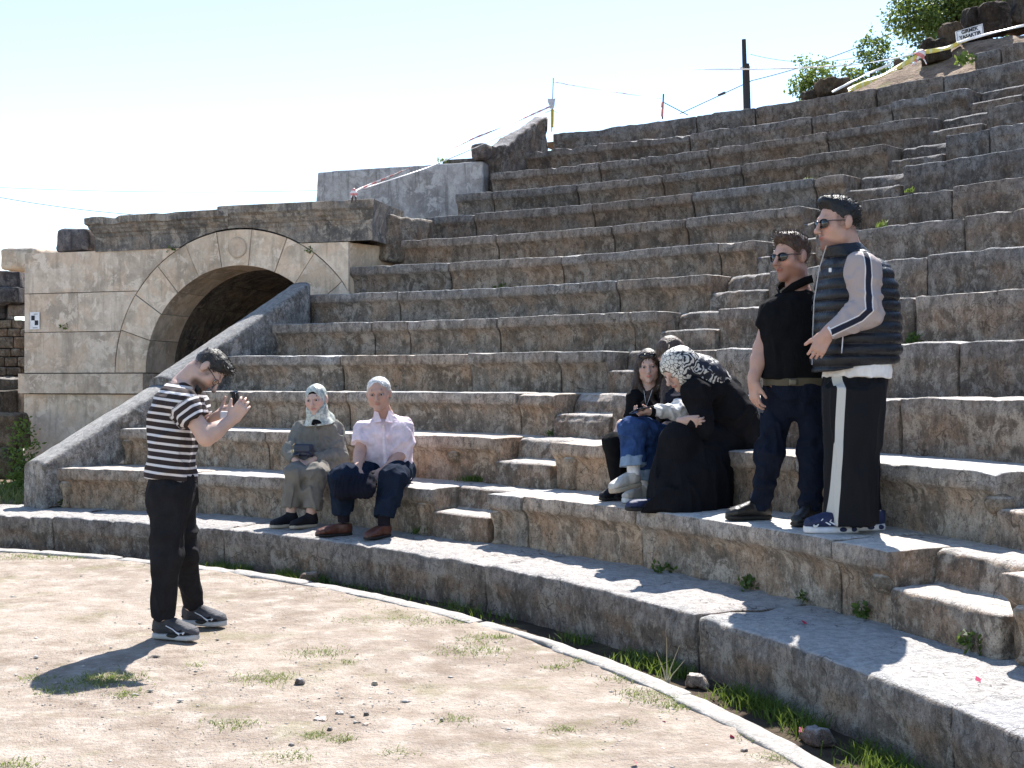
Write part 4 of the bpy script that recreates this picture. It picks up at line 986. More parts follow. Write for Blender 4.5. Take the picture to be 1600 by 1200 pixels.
# ---------------------------------------------------------------- 3. seated man in the pink shirt
Yn = on_row(592, R1, .6)[1]; J = lambda x, y, d=0.: W(x, y, Yn + d)
Cc = person('bald man in pale pink short-sleeved shirt and dark blue trousers seated on the lowest row', pol(R1 - .1, th_at(565, R1), ZP))
hd = Head(J(592, 616, -.05), (-.06, -.99, -.12), (-.06, -.08, 1), 1.06, 1.1)
shL, elL, wrL = J(571, 669, .05), J(562, 708, -.06), J(559, 735, -.28); shR, elR, wrR = J(630, 666, .10), J(630, 708, .04), J(600, 735, -.22)
pe, wa, che, ne = J(606, 734, .16), J(604, 712, .13), J(602, 676, .08), J(599, 645, .06)
hL, kL, aL = J(590, 738, .10), J(534, 746, -.40), J(537, 806, -.34); hR, kR, aR = J(625, 738, .14), J(614, 747, -.36), J(600, 814, -.44)
latC = unit(shR - shL)
S = SDF(.0056); S.loft([pe, wa, che, ne], [.15, .15, .16, .07], [.13, .14, .12, .065], latC, 0); hd.add(S, 1.08, False, 1.0); S.cap(ne, hd.p(0, -.025, -.06), .068, .062, .03)
for a, b, c in ((shL, elL, wrL), (shR, elR, wrR)): S.cap(a, b, .054, .046, .03); S.cap(b, b + (c - b) * .4, .046, .044, .02); S.cap(b + (c - b) * .35, c, .044, .030, .02)
hand(S, wrL, (.20, -.45, -.87), (.75, .45, -.1), (.55, -.8, 0), 1.05, (12, 20, 15), 7, (30, 10)); hand(S, wrR, (-.62, -.35, -.70), (-.3, .65, -.6), (-.6, -.3, .5), 1.05, (25, 35, 25), 12, (45, 20))
for h, k, a in ((hL, kL, aL), (hR, kR, aR)): S.cap(pe, h, .10, .08, .03); S.cap(h, k, .075, .055, .03); S.cap(k, a, .05, .036, .03)
bd = lambda x, y, z: .35 * np.clip((-.03 - z) / .03, 0, 1) * (y > .0)
def ctone(V, h=hd):
    T = h.tone(V, brow=(.62, .58, .55), lips=(.9, .6, .6), beard=bd, beardc=(.85, .88, .9)); L = h.loc(V); x, y, z = np.abs(L[:, 0]), L[:, 1], L[:, 2]
    m = np.clip(np.maximum((x - .050) / .018, (-.03 - y) / .03), 0, 1) * np.clip((z - .012 - np.clip(y, -.05, .1) * .3) / .02, 0, 1) * np.clip((.052 - y) / .015, 0, 1) * np.clip((.112 - z) / .03, 0, 1) * (z < .2)
    return {'tone': T * (1 - m[:, None]) + m[:, None] * np.array([.80, 1.30, 1.65])}
sdf_mesh('body', S, M['skin3'], Cc, None, ctone); hd.eyes(Cc)
S = SDF(.0066); S.loft([J(606, 750, .06), pe, wa, che, J(600, 652, .06)], [.185, .205, .205, .19, .085], [.165, .195, .20, .155, .08], latC, 0); S.cap(shL, shR, .065, .065, .06)
for a, b in ((shL, elL), (shR, elR)): S.loft([a + (a - b) * .12, a, a + (b - a) * .66], [.05, .078, .080], [.05, .078, .080], (0, 1, 0), .06, ex=2)
shirt = sdf_mesh('shirt', S, M['pink_shirt'], Cc, folds(.008, (8, 8, 7), 15))
for q in (-1, 1):
    V = [J(599 + q * 3, 659, -.085), J(599 + q * 15, 661, -.055), J(599 + q * 15, 644, .0), J(599 + q * 9, 641, -.01)]; V = V + [v + np.array([0, -.006, .003]) for v in V]
    mesh('collar', V, [(4, 5, 6, 7), (0, 3, 2, 1), (0, 1, 5, 4), (1, 2, 6, 5), (2, 3, 7, 6), (3, 0, 4, 7)], M['pink_shirt'], shirt, False)
pk = [J(599, 662, -.102), J(600, 680, -.120), J(601, 700, -.128), J(602, 720, -.13), J(603, 738, -.12)]; ribbon('placket', pk, (0, -1, 0), .03, M['pink_shirt'], shirt, .008)
for p in pk[:4]:
    S = SDF(.003); S.ell(p + np.array([0, -.012, -.02]), (.006, .004, .006), None, 0); sdf_mesh('button', S, M['white_plastic'], shirt)
S = SDF(.005); S.ell(hd.p(0, -.016, .044), np.array([.079 * hd.wx, .099, .086]) * hd.k, hd.R, 0); S.cut(hd.p(0, 0, -.014), hd.R @ unit([0, 1.25, -1]), .01)
for q in (-1, 1): S.ell(hd.p(q * .088, .060, .030), (.038, .05, .05), hd.R, .012, 's'); S.ell(hd.p(q * .084, -.010, -.002), (.02, .022, .038), hd.R, .006, 's')
S.ell(hd.p(0, .105, .080), (.060, .050, .052), hd.R, .012, 's')
tufts('hair', S, M['hair_grey'], Cc, lambda p: .003 * fbm(p * 60, 2, 4), lambda V, N, h=hd: N * .4 + h.R[:, 2] * .2 - h.R[:, 1] * .3, 700, .010, .002)
S = SDF(.0066)
for h, k, a, r in ((hL, kL, aL, (.115, .088, .070)), (hR, kR, aR, (.115, .090, .072))): S.cap(h, k, r[0], r[1], .05); S.loft([k + (k - a) * .05, a + (k - a) * .10], [r[1], r[2]], [r[1], r[2]], (1, 0, 0), .05, ex=2)
S.cap(hL, hR, .11, .11, .05); sdf_mesh('trousers', S, M['blue_trouser'], Cc, folds(.010, (10, 10, 5), 19))
for an in (aL, aR):
    S = SDF(.006); S.loft([an + np.array([0, 0, -.05]), an + np.array([0, .0, .10])], [.045, .048], [.045, .048], (1, 0, 0), 0, ex=2); sdf_mesh('sock', S, M['sock_dark'], Cc)
for an, dr_ in ((aL, (-.88, -.47)), (aR, (-.5, -.86))): shoe(Cc, an, dr_, ZP + .004, .285, 1.08, 'brown_leather', 'sole_dark', .095, sole_h=.022, low=.92)
S = SDF(.006); S.cap(J(533, 768, -.50), J(572, 764, -.46), .062, .066, 0); S.cap(J(541, 755, -.46), J(575, 752, -.40), .06, .06, .03); S.ell(J(537, 757, -.47), (.05, .07, .07), None, .03)
jk = sdf_mesh('folded_jacket', S, M['navy_cloth'], None, lambda p: -.007 * np.abs(np.sin(p[:, 0] * 95 + 2 * vnoise(p * 8))) + .010 * fbm(p * 12, 2, 3)); tag(jk, 'folded dark quilted jacket held between the knees of the man in pink', 'jacket')

# ---------------------------------------------------------------- 4-6. three on the second row
def seat2(px, back=.22): p = pol(rowR(2) + back, th_at(px, rowR(2) + back), 0); return p[1]
# girl in black
Yn = seat2(1020); J = lambda x, y, d=0.: W(x, y, Yn + d)
Dg = person('girl with long brown hair in black clothes looking at the camera from the second row', pol(rowR(2) - .2, th_at(975, rowR(2) - .2), Z1))
hd = Head(J(1013, 574, -.10), (-.10, -.98, -.06), (-.05, 0, 1), .94, 1.08)
pe, che, ne = J(1022, 684, 0), J(1014, 632, -.06), J(1014, 602, -.07)
shL, elL, wrL = J(993, 622, -.12), J(985, 655, -.16), J(968, 664, -.30); shR, elR, wrR = J(1035, 620, -.02), J(1042, 655, -.04), J(1010, 668, -.18)
hL, kL, aL = J(1012, 690, -.05), J(958, 690, -.42), J(966, 758, -.40); hR, kR, aR = J(1032, 690, .0), J(985, 694, -.36), J(985, 762, -.34)
lt = unit(shR - shL)
S = SDF(.0056); S.loft([pe, che, ne], [.11, .12, .05], [.085, .08, .05], lt, 0); hd.add(S, .92, True, .75); S.cap(ne, hd.p(0, -.02, -.06), .048, .044, .03)
for a, b, c in ((shL, elL, wrL), (shR, elR, wrR)): S.cap(a, b, .036, .031, .03); S.cap(b, c, .031, .022, .02)
hand(S, wrL, (-.35, -.4, -.7), (.7, .3, -.3), (.2, -.8, .3), .82, (25, 35, 25), 5, (30, 10))
for h, k, a in ((hL, kL, aL), (hR, kR, aR)): S.cap(pe, h, .07, .06, .03); S.cap(h, k, .055, .045, .03); S.cap(k, a, .04, .03, .03)
sdf_mesh('body', S, M['skin2'], Dg, None, lambda V: {'tone': hd.tone(V, female=True, lips=(.95, .52, .52))}); hd.eyes(Dg)
S = SDF(.0066); S.loft([pe, che, J(1014, 612, -.07)], [.14, .145, .095], [.11, .105, .07], lt, 0); S.loft([shL, elL], [.062, .055], [.062, .055], (0, 1, 0), .03, ex=2); S.loft([shR, elR], [.062, .055], [.062, .055], (0, 1, 0), .03, ex=2)
S.ell(shL, .060, None, .03); S.ell(shR, .060, None, .03); S.cut(J(1014, 611, -.07), (0, -.8, .6), .0, near=(J(1014, 605, -.12), .055)); sdf_mesh('top', S, M['black_cloth'], Dg, folds(.006, (10, 10, 8), 3))
S = SDF(.0066)
for h, k, a, r in ((hL, kL, aL, (.085, .066, .045)), (hR, kR, aR, (.085, .066, .045))): S.cap(h, k, r[0], r[1], .05); S.loft([k + (k - a) * .05, a], [r[1], r[2]], [r[1], r[2]], (1, 0, 0), .04, ex=2)
sdf_mesh('leggings', S, M['black_cloth'], Dg, folds(.005, (10, 10, 6), 4))
S = SDF(.0052); S.ell(hd.p(0, -.016, .042), (.083, .103, .095), hd.R, 0)
for q in (-1, 1):
    S.cap(hd.p(q * .072, -.02, .02), hd.p(q * .086, .0, -.13), .026, .028, .03); S.cap(hd.p(q * .086, .0, -.13), J(1014 + q * 20 - 2, 640, -.16), .028, .024, .03); S.cap(J(1014 + q * 20 - 2, 640, -.16), J(1014 + q * 20 - 6, 668, -.17), .024, .014, .02)
S.ell(hd.p(0, -.06, -.08), (.08, .045, .10), hd.R, .04); S.ell(hd.p(0, .105, -.020), (.060, .080, .090), hd.R, .015, 's'); tufts('hair', S, M['hair_brown'], Dg, lambda p: .006 * fbm(p * [50, 50, 9], 2, 4), lambda V, N: N * .12 + np.array([0, 0, -1.]), 1800, .05, .0024)
sg = hd.glasses(Dg, M['lens'], M['black_frame'], .027, .019, .088, .075)
V, F = tube([J(1006, 610, -.155), J(1008, 624, -.185), J(1010, 634, -.19), J(1014, 624, -.185), J(1019, 609, -.155)], .0016, 5); ch_ = mesh('necklace', V, F, M['silver'], Dg)
S = SDF(.003); S.ell(J(1010, 636, -.192), (.008, .004, .010), None, 0); sdf_mesh('pendant', S, M['silver'], ch_)
shoe(Dg, aL, (-.7, -.7), Z1 + .004, .235, 1, 'shoe_black', 'sole_dark', .12, sole_h=.025); shoe(Dg, aR, (-.7, -.7), Z1 + .004, .235, 1, 'shoe_black', 'sole_dark', .12, sole_h=.025)
# teenager with the phone, jeans
Yn = seat2(1065); J = lambda x, y, d=0.: W(x, y, Yn + d)
E_ = person('person in blue jeans and white sleeves looking at a phone, half hidden behind the headscarf', pol(rowR(2) - .2, th_at(1005, rowR(2) - .2), Z1))
hd = Head(J(1048, 556, .02), (-.72, -.50, -.48), (-.30, -.1, .9), .98)
pe, che, ne = J(1078, 690, 0), J(1068, 634, -.02), J(1058, 596, .0)
shL, elL, wrL = J(1058, 620, -.22), J(1062, 644, -.36), J(1018, 643, -.44); shR, elR, wrR = J(1085, 616, .12), J(1090, 660, .02), J(1040, 664, -.24)
hL, kL, aL = J(1065, 692, -.14), J(988, 668, -.48), J(990, 735, -.52); hR, kR, aR = J(1085, 692, .02), J(1010, 682, -.34), J(1006, 758, -.34)
lt = unit(shR - shL)
S = SDF(.0056); S.loft([pe, che, ne], [.12, .13, .05], [.09, .085, .05], lt, 0); hd.add(S, .95, True, .8); S.cap(ne, hd.p(0, -.02, -.06), .05, .046, .03)
for a, b, c in ((shL, elL, wrL), (shR, elR, wrR)): S.cap(a, b, .038, .033, .03); S.cap(b, c, .033, .024, .02)
hand(S, wrL, (-.85, -.2, -.15), (-.1, .3, .9), (-.2, -.3, .6), .88, (35, 45, 35), 6, (45, 30))
for h, k, a in ((hL, kL, aL), (hR, kR, aR)): S.cap(pe, h, .08, .07, .03); S.cap(h, k, .06, .05, .03); S.cap(k, a, .042, .032, .03)
sdf_mesh('body', S, M['skin2'], E_, None, lambda V: {'tone': hd.tone(V, female=True)}); hd.eyes(E_)
S = SDF(.0066); S.loft([pe, che, J(1060, 606, .0)], [.155, .16, .10], [.13, .12, .075], lt, 0); S.loft([shL + (shL - elL) * .2, shL + (elL - shL) * .55], [.072, .07], [.072, .07], (1, 0, 0), .03, ex=2); sdf_mesh('t_shirt', S, M['navy_cloth'], E_, folds(.007, (10, 10, 8), 3))
S = SDF(.006); S.cap(shL, elL, .058, .056, 0); S.loft([elL + (elL - wrL) * .1, wrL + (elL - wrL) * .05], [.057, .040], [.057, .040], (0, 0, 1), .03, ex=2); slv = sdf_mesh('white_sleeve', S, M['white_cloth'], E_, folds(.007, (12, 12, 12), 5))
S = SDF(.006); S.loft([wrL + (elL - wrL) * .07, wrL + (wrL - elL) * .06], [.043, .037], [.043, .037], (0, 0, 1), 0, ex=2); sdf_mesh('cuff', S, M['black_cloth'], slv)
S = SDF(.006)
for h, k, a, r in ((hL, kL, aL, (.10, .082, .080)), (hR, kR, aR, (.10, .082, .082))): S.cap(h, k, r[0], r[1], .05); S.loft([k + (k - a) * .05, a + (k - a) * .18], [r[1], r[2]], [r[1], r[2]], (1, 0, 0), .05, ex=2)
jn = sdf_mesh('jeans', S, M['denim_blue'], E_, folds(.006, (11, 11, 7), 6))
for k, a in ((kL, aL), (kR, aR)):
    S = SDF(.006); S.loft([a + (k - a) * .34, a + (k - a) * .10], [.086, .091], [.086, .091], (1, 0, 0), 0, ex=2); sdf_mesh('turn_up', S, M['denim_cuff'], jn, folds(.004, (14, 14, 10), 6))
    S = SDF(.006); S.loft([a + (k - a) * .2, a - (k - a) * .12], [.044, .042], [.044, .042], (1, 0, 0), 0, ex=2); sdf_mesh('sock', S, M['sock_white'], E_)
S = SDF(.0052); S.ell(hd.p(0, -.016, .044), (.084, .104, .096), hd.R, 0); S.ell(hd.p(0, -.07, -.03), (.075, .06, .10), hd.R, .04); S.cap(hd.p(.06, .01, -.05), J(1036, 640, -.20), .03, .022, .03); S.cap(hd.p(-.06, .01, -.05), J(1046, 640, -.20), .03, .022, .03); S.ell(hd.p(0, .11, -.025), (.062, .082, .085), hd.R, .015, 's')
tufts('hair', S, M['hair_mid'], E_, lambda p: .006 * fbm(p * [50, 50, 9], 2, 4), lambda V, N: N * .12 + np.array([0, 0, -1.]), 1800, .05, .0024)
shoe(E_, aL, (-.80, -.55, -.16), aL[2] - .115, .25, 1.1, 'shoe_cream', 'sole_tan', .11, sole_h=.036); shoe(E_, aR, (-.75, -.66), Z1 + .004, .25, 1.1, 'shoe_cream', 'sole_white', .12, sole_h=.036)
Rm = frame((-.35, .25, .9), (-.6, -.3, .4)); S = SDF(.003); S.box(J(1000, 641, -.50), (.037, .0048, .072), Rm, .004, 0)
tag(sdf_mesh('phone', S, M['phone'], None), 'dark phone held by the person in blue jeans on the second row', 'phone')
# woman in black with a patterned headscarf
Yn = seat2(1140); J = lambda x, y, d=0.: W(x, y, Yn + d)
Fw = person('woman in black robe and black-and-white patterned headscarf bending forward on the second row', pol(rowR(2) - .15, th_at(1090, rowR(2) - .15), Z1))
hd = Head(J(1060, 578, -.30), (-.70, -.42, -.58), (-.50, -.30, .80), 1.02)
pe, wa, che, ne = J(1142, 684, .0), J(1138, 650, -.04), J(1118, 610, -.12), J(1092, 590, -.22)
shL, elL, wrL = J(1088, 612, -.36), J(1104, 668, -.36), J(1096, 664, -.30); shR = J(1130, 606, .04)
wrL = J(1068, 658, -.46); elL = J(1098, 668, -.40)
lt = unit(np.cross(unit(ne - pe), (-.7, -.7, 0)))
kL, kR, aL = J(1054, 690, -.46), J(1075, 692, -.28), J(1024, 772, -.50)
S = SDF(.0056); S.cap(pe, che, .12, .09, 0); S.cap(che, ne, .09, .055, .04); hd.add(S, .95, True, .9); S.cap(ne, hd.p(0, -.03, -.05), .055, .05, .03)
S.cap(che, shL, .08, .05, .03); S.cap(shL, elL, .045, .04, .03); S.cap(elL, wrL, .04, .026, .02); hand(S, wrL, (.94, -.28, -.12), (.15, .9, .3), (-.2, -.3, .8), .88, (22, 30, 25), 2, (14, 8), 10)
for k in (kL, kR): S.cap(pe, k, .08, .055, .03)
S.cap(kL, aL, .04, .026, .03)
sdf_mesh('body', S, M['skin2'], Fw, None, lambda V: {'tone': hd.tone(V, female=True)}); hd.eyes(Fw)
M['robe'] = cloth('black_crepe', (.010, .010, .012), 280, .3, .75)
S = SDF(.0072); S.cap(J(1150, 686, .04), J(1136, 642, -.04), .185, .175, 0); S.cap(J(1136, 642, -.04), J(1112, 606, -.14), .17, .135, .06); S.cap(shL, shR, .085, .10, .06)
S.cap(shL, elL, .078, .066, .04); S.loft([elL + (elL - wrL) * .1, wrL + (elL - wrL) * .10], [.064, .050], [.064, .050], (0, 0, 1), .03, ex=2)
sdf_mesh('robe_top', S, M['robe'], Fw, folds(.009, (7, 7, 9), 13))
S = SDF(.0075); S.cap(J(1146, 690, .02), J(1060, 688, -.42), .135, .105, 0); S.cap(J(1150, 690, .06), J(1082, 690, -.24), .135, .11, .06)
S.loft([J(1074, 797, -.42), J(1078, 775, -.40), J(1088, 735, -.34), J(1100, 695, -.26)], [.36, .345, .30, .24], [.165, .165, .155, .12], unit(W(1140, 690, Yn - .05) - W(1054, 690, Yn - .46)), .06, ex=2.6, axis=(0, 0, 1))
S.cap(J(1056, 692, -.44), J(1032, 770, -.46), .105, .085, .06); S.cap(J(1046, 750, -.44), J(1060, 790, -.42), .11, .11, .06); S.cut([0, 0, Z1 + .004], (0, 0, -1))
sdf_mesh('skirt', S, M['robe'], Fw, lambda p: folds(.011, (8, 8, 1.6), 14)(p) * np.clip((1.15 - p[:, 2]) / .3, .4, 1.3))
t = NT('patterned_scarf'); P = t.n('TexCoord').outputs['Object']; wv = t.noise(P, 12, 2, .5, out='Color'); Pw = t.vadd(P, t.vmul(wv, (.12, .12, .12)))
rg = t.vor(Pw, 9, 'F1'); ring_ = t.math('FRACT', t.math('MULTIPLY', rg, 5.0)); m1 = t.rmp(ring_, .50, .58); de = t.rmp(t.vor(P, 42), .05, .075); lo_ = t.rmp(t.sep(P, 0), -.105, -.100)
m = t.math('ADD', t.math('MULTIPLY', m1, lo_), t.math('MULTIPLY', de, t.math('SUBTRACT', 1.0, lo_))); m = t.math('MULTIPLY', m, t.rmp(t.noise(P, 8, 2, .6), .42, .47, .0, 1))
M['scarf'] = t.done(t.mix(t.math('MINIMUM', m, 1.0), (.012, .013, .022), (.60, .57, .51)), .5, .3, t.bump(t.noise(P, 14, 3, .5, dist=1), .4, .02))
S = SDF(.0056); S.ell(hd.p(0, -.014, .040), (.096, .118, .106), hd.R, 0); S.ell(hd.p(0, .012, -.04), (.088, .088, .10), hd.R, .05); S.cap(hd.p(0, -.06, .0), J(1098, 588, -.20), .10, .12, .06); S.cap(J(1098, 588, -.2), J(1118, 596, -.13), .115, .10, .06)
S.ell(hd.p(0, .125, -.035), (.062, .085, .090), hd.R, .02, 's'); sdf_mesh('headscarf', S, M['scarf'], Fw, folds(.003, (10, 10, 10), 17))
S = SDF(.005); S.ell(hd.p(0, -.010, .040), (.084, .110, .092), hd.R, 0); S.ell(hd.p(0, .125, -.035), (.066, .088, .094), hd.R, .01, 's'); sdf_mesh('underscarf', S, M['black_cloth'], Fw)
shoe(Fw, aL, (-.92, -.39), Z1 + .004, .265, 1.05, 'shoe_navy', 'sole_dark', .075, sole_h=.028, low=.9)

# ---------------------------------------------------------------- 7. man in black polo
Y0 = 6.84; J = lambda x, y, d=0.: W(x, y, Y0 + d)
G = person('brown-haired man in black polo shirt, jeans and sunglasses standing on the lowest row', W(1215, 812, 6.85) * [1, 1, 0] + [0, 0, Z1])
hd = Head(J(1236, 404, .0), (-.86, -.50, -.06), (-.04, 0, 1), 1.08, 1.04)
lt = unit([.86, .50, 0]) * 0 + unit([.62, -.78, 0]); lt = unit([.80, -.60, 0])
shL, elL, wrL = J(1210, 482, .04), J(1190, 545, .02), J(1177, 596, -.04); shR, elR, wrR = J(1285, 480, .0), J(1302, 545, .03), J(1290, 590, .05)
hL, kL, aL = J(1216, 622, .04), J(1203, 705, .0), J(1189, 785, .12); hR, kR, aR = J(1266, 622, -.02), J(1270, 710, -.05), J(1267, 795, -.10)
pe, wa, che, ne = J(1243, 612), J(1240, 560), J(1246, 500), J(1246, 452)
S = SDF(.0052); S.loft([pe, wa, che, J(1246, 468), ne], [.15, .15, .17, .13, .06], [.11, .12, .12, .09, .06], (1, 0, 0), 0); hd.add(S, 1.05, False, .85); S.cap(ne, hd.p(0, -.03, -.06), .068, .062, .03)
for a, b, c in ((shL, elL, wrL), (shR, elR, wrR)): S.cap(a, b, .056, .047, .03); S.cap(b, b + (c - b) * .4, .047, .045, .02); S.cap(b + (c - b) * .35, c, .045, .030, .02)
hand(S, wrL, (.05, -.1, -1), (.75, .3, 0), (-.2, -.9, 0), 1.05, (18, 28, 22), 5, (22, 25)); hand(S, wrR, (-.05, -.2, -1), (-.5, .8, 0), (-.3, -.9, 0), 1.05, (18, 28, 22), 5, (20, 15))
for h, k, a in ((hL, kL, aL), (hR, kR, aR)): S.cap(pe, h, .075, .062, .03); S.cap(h, k, .062, .05, .03); S.cap(k, a, .05, .036, .03)
bd = lambda x, y, z: .8 * np.clip((-.034 - z + (y - .05) * .3) / .02, 0, 1) * (y > -.03)
sdf_mesh('body', S, M['skin3'], G, None, lambda V: {'tone': hd.tone(V, beard=bd, beardc=(.50, .40, .36), brow=(.88, .84, .82), fade=.85)}); hd.eyes(G)
S = SDF(.0064); S.loft([J(1242, 592), J(1240, 560), J(1244, 500), J(1246, 472), J(1246, 455)], [.185, .188, .20, .16, .085], [.145, .155, .15, .115, .075], (1, 0, 0), 0)
for a, b in ((shL, elL), (shR, elR)): S.loft([a + (a - b) * .15, a, a + (b - a) * .52], [.055, .085, .080], [.055, .085, .080], (0, 1, 0), .045, ex=2)
polo = sdf_mesh('polo_shirt', S, M['black_cloth'], G, folds(.007, (8, 8, 6), 25))
for q in (-1, 1):
    pts = [hd.p(q * .068, -.07, -.115), hd.p(q * .082, -.01, -.125), hd.p(q * .060, .05, -.150), hd.p(q * .014, .075, -.185)]; ribbon('collar', pts, [unit(p - hd.p(0, -.01, -.13)) for p in pts], .045, M['black_cloth'], polo, .006)
S = SDF(.003); S.ell(hd.p(0, .085, -.215), (.006, .006, .006), None, 0); sdf_mesh('button', S, M['silver'], polo)
S = SDF(.006); S.loft([J(1242, 603), J(1242, 590)], [.176, .178], [.146, .148], (1, 0, 0), 0, ex=2.4); bl = sdf_mesh('belt', S, simple('khaki_webbing', (.085, .072, .045), .8), G)
S = SDF(.004); S.box(J(1239, 597, -.148), (.024, .008, .019), None, .004, 0); sdf_mesh('buckle', S, simple('dull_metal', (.12, .105, .08), .4, .5, metal=.6), bl)
S = SDF(.0066); S.loft([J(1243, 655), J(1242, 625), J(1242, 601)], [.10, .160, .176], [.08, .125, .142], (1, 0, 0), 0)
for h, k, a, r in ((hL, kL, aL, (.092, .074, .064)), (hR, kR, aR, (.092, .074, .064))): S.cap(h, k, r[0], r[1], .05); S.loft([k + (k - a) * .05, a + (a - k) * .04], [r[1], r[2]], [r[1], r[2]], (1, 0, 0), .05, ex=2)
sdf_mesh('jeans', S, M['denim_dark'], G, lambda p: folds(.009, (9, 9, 7), 26)(p) + .006 * np.sin(p[:, 2] * 75 + 3 * vnoise(p * 9)) * np.clip((Z1 + .35 - p[:, 2]) / .2, 0, 1))
S = SDF(.005); hd.hair(S, .012, (-.022, 1.4), .012, .012); tufts('hair', S, M['hair_mid'], G, lambda p: .006 * fbm(p * 36, 2, 6), lambda V, N, h=hd: N * .5 + h.R[:, 1] * .15 + h.R[:, 2] * .5 + h.R[:, 0] * .3, 1500, .022)
hd.glasses(G, M['lens'], M['black_frame'], .027, .021)
shoe(G, aL, (-.97, -.2), Z1 + .004, .275, 1.05, 'black_leather', 'sole_dark', .12, sole_h=.028); shoe(G, aR, (-.6, -.8), Z1 + .004, .275, 1.05, 'black_leather', 'sole_dark', .12, sole_h=.028)

# ---------------------------------------------------------------- 8. man in quilted vest
Y0 = 6.45; J = lambda x, y, d=0.: W(x, y, Y0 + d)
Hm = person('tall man in black quilted vest and striped track trousers standing in profile', W(1325, 833, 6.45) * [1, 1, 0] + [0, 0, Z1])
hd = Head(J(1309, 352, .0), (-.97, -.22, -.06), (-.03, 0, 1), 1.12, 1.06)
lt = unit([.22, -.97, 0])
shN, elN, wrN = J(1347, 420, -.20), J(1354, 486, -.24), J(1291, 522, -.24); shF, elF, wrF = J(1322, 420, .22), J(1320, 490, .22), J(1292, 520, .02)
pe, wa, che, ne = J(1338, 590), J(1336, 540), J(1334, 450), J(1326, 400)
S = SDF(.0052); S.loft([pe, wa, che, J(1330, 420), ne], [.16, .17, .18, .14, .06], [.13, .14, .13, .10, .06], lt, 0); hd.add(S, 1.12, False, .78); S.ell(hd.p(0, .03, -.09), (.05, .05, .04), hd.R, .03); S.cap(ne, hd.p(0, -.03, -.06), .075, .070, .03)
for a, b, c in ((shN, elN, wrN), (shF, elF, wrF)): S.cap(a, b, .055, .047, .03); S.cap(b, c, .045, .030, .02)
hand(S, wrN, (-.42, .05, -.85), (.1, .95, -.1), (-.8, 0, .5), 1.02, (25, 35, 30), 5, (34, 10))
for h, k in ((J(1322, 610, .08), J(1318, 700, .08)), (J(1348, 610, -.06), J(1340, 700, -.06))): S.cap(pe, h, .09, .08, .03); S.cap(h, k, .075, .055, .03); S.cap(k, k + (k - h) * 1.0, .05, .036, .03)
bd = lambda x, y, z: .85 * np.clip((-.072 - z + (y - .05) * .5) / .018, 0, 1) * (y > .02) + .6 * np.clip((.010 - np.hypot(x / 2.4, z + .046)) / .004, 0, 1) * (y > .07)
sdf_mesh('body', S, M['skin3'], Hm, None, lambda V: {'tone': hd.tone(V, beard=bd, beardc=(.35, .28, .27), brow=(.88, .84, .82), fade=.75)}); hd.eyes(Hm)
t = NT('quilted_nylon'); P = t.n('TexCoord').outputs['Object']; M['nylon'] = t.done(t.mix(t.noise(P, 9, 3), (.004, .0045, .007), (.008, .009, .014)), .42, .35, t.bump(t.noise(P, 30, 4, .6, dist=1.5), .5, .012))
S = SDF(.0066); vs = [J(1336, 573), J(1337, 555), J(1338, 510), J(1336, 460), J(1334, 425), J(1325, 402), J(1314, 383)]
S.loft(vs, [.205, .225, .225, .225, .20, .12, .095], [.215, .226, .215, .205, .175, .118, .100], lt, 0)
S.cap(shN + np.array([0, .03, .03]), shN + np.array([.0, .05, -.02]), .075, .07, .04); S.cap(shF, shF + np.array([.0, -.05, -.02]), .09, .07, .04)
S.cap(shN + np.array([0, -.06, -.0]), shN + np.array([.01, -.06, -.10]), .085, .075, .02, 's'); S.cap(hd.p(0, -.01, -.02), hd.p(0, -.015, -.20), .074, .066, .012, 's')
def puffs(p):
    f = (p[:, 2] - vs[0][2]) / .058; fr = f - np.floor(f); return np.where(p[:, 2] < vs[5][2], -.019 * np.sqrt(np.clip(1 - (2 * fr - 1) ** 2, 0, 1)) + .012, 0) + .004 * fbm(p * 24, 2, 3)
vest = sdf_mesh('vest', S, M['nylon'], Hm, puffs)
zp_ = [J(1291, 384, -.085), J(1280, 420, -.10), J(1272, 470, -.10), J(1270, 520, -.08), J(1269, 570, -.06)]
V, F = tube(zp_, .003, 6); mesh('zip', V, F, M['sole_grey'], vest)
V, F = tube([J(1317, 526, -.225), J(1315, 552, -.225)], .003, 6); mesh('pocket_zip', V, F, M['silver'], vest)
S = SDF(.003); S.box(J(1297, 422, -.178), (.008, .004, .012), None, .002, 0); sdf_mesh('badge', S, M['white_plastic'], vest)
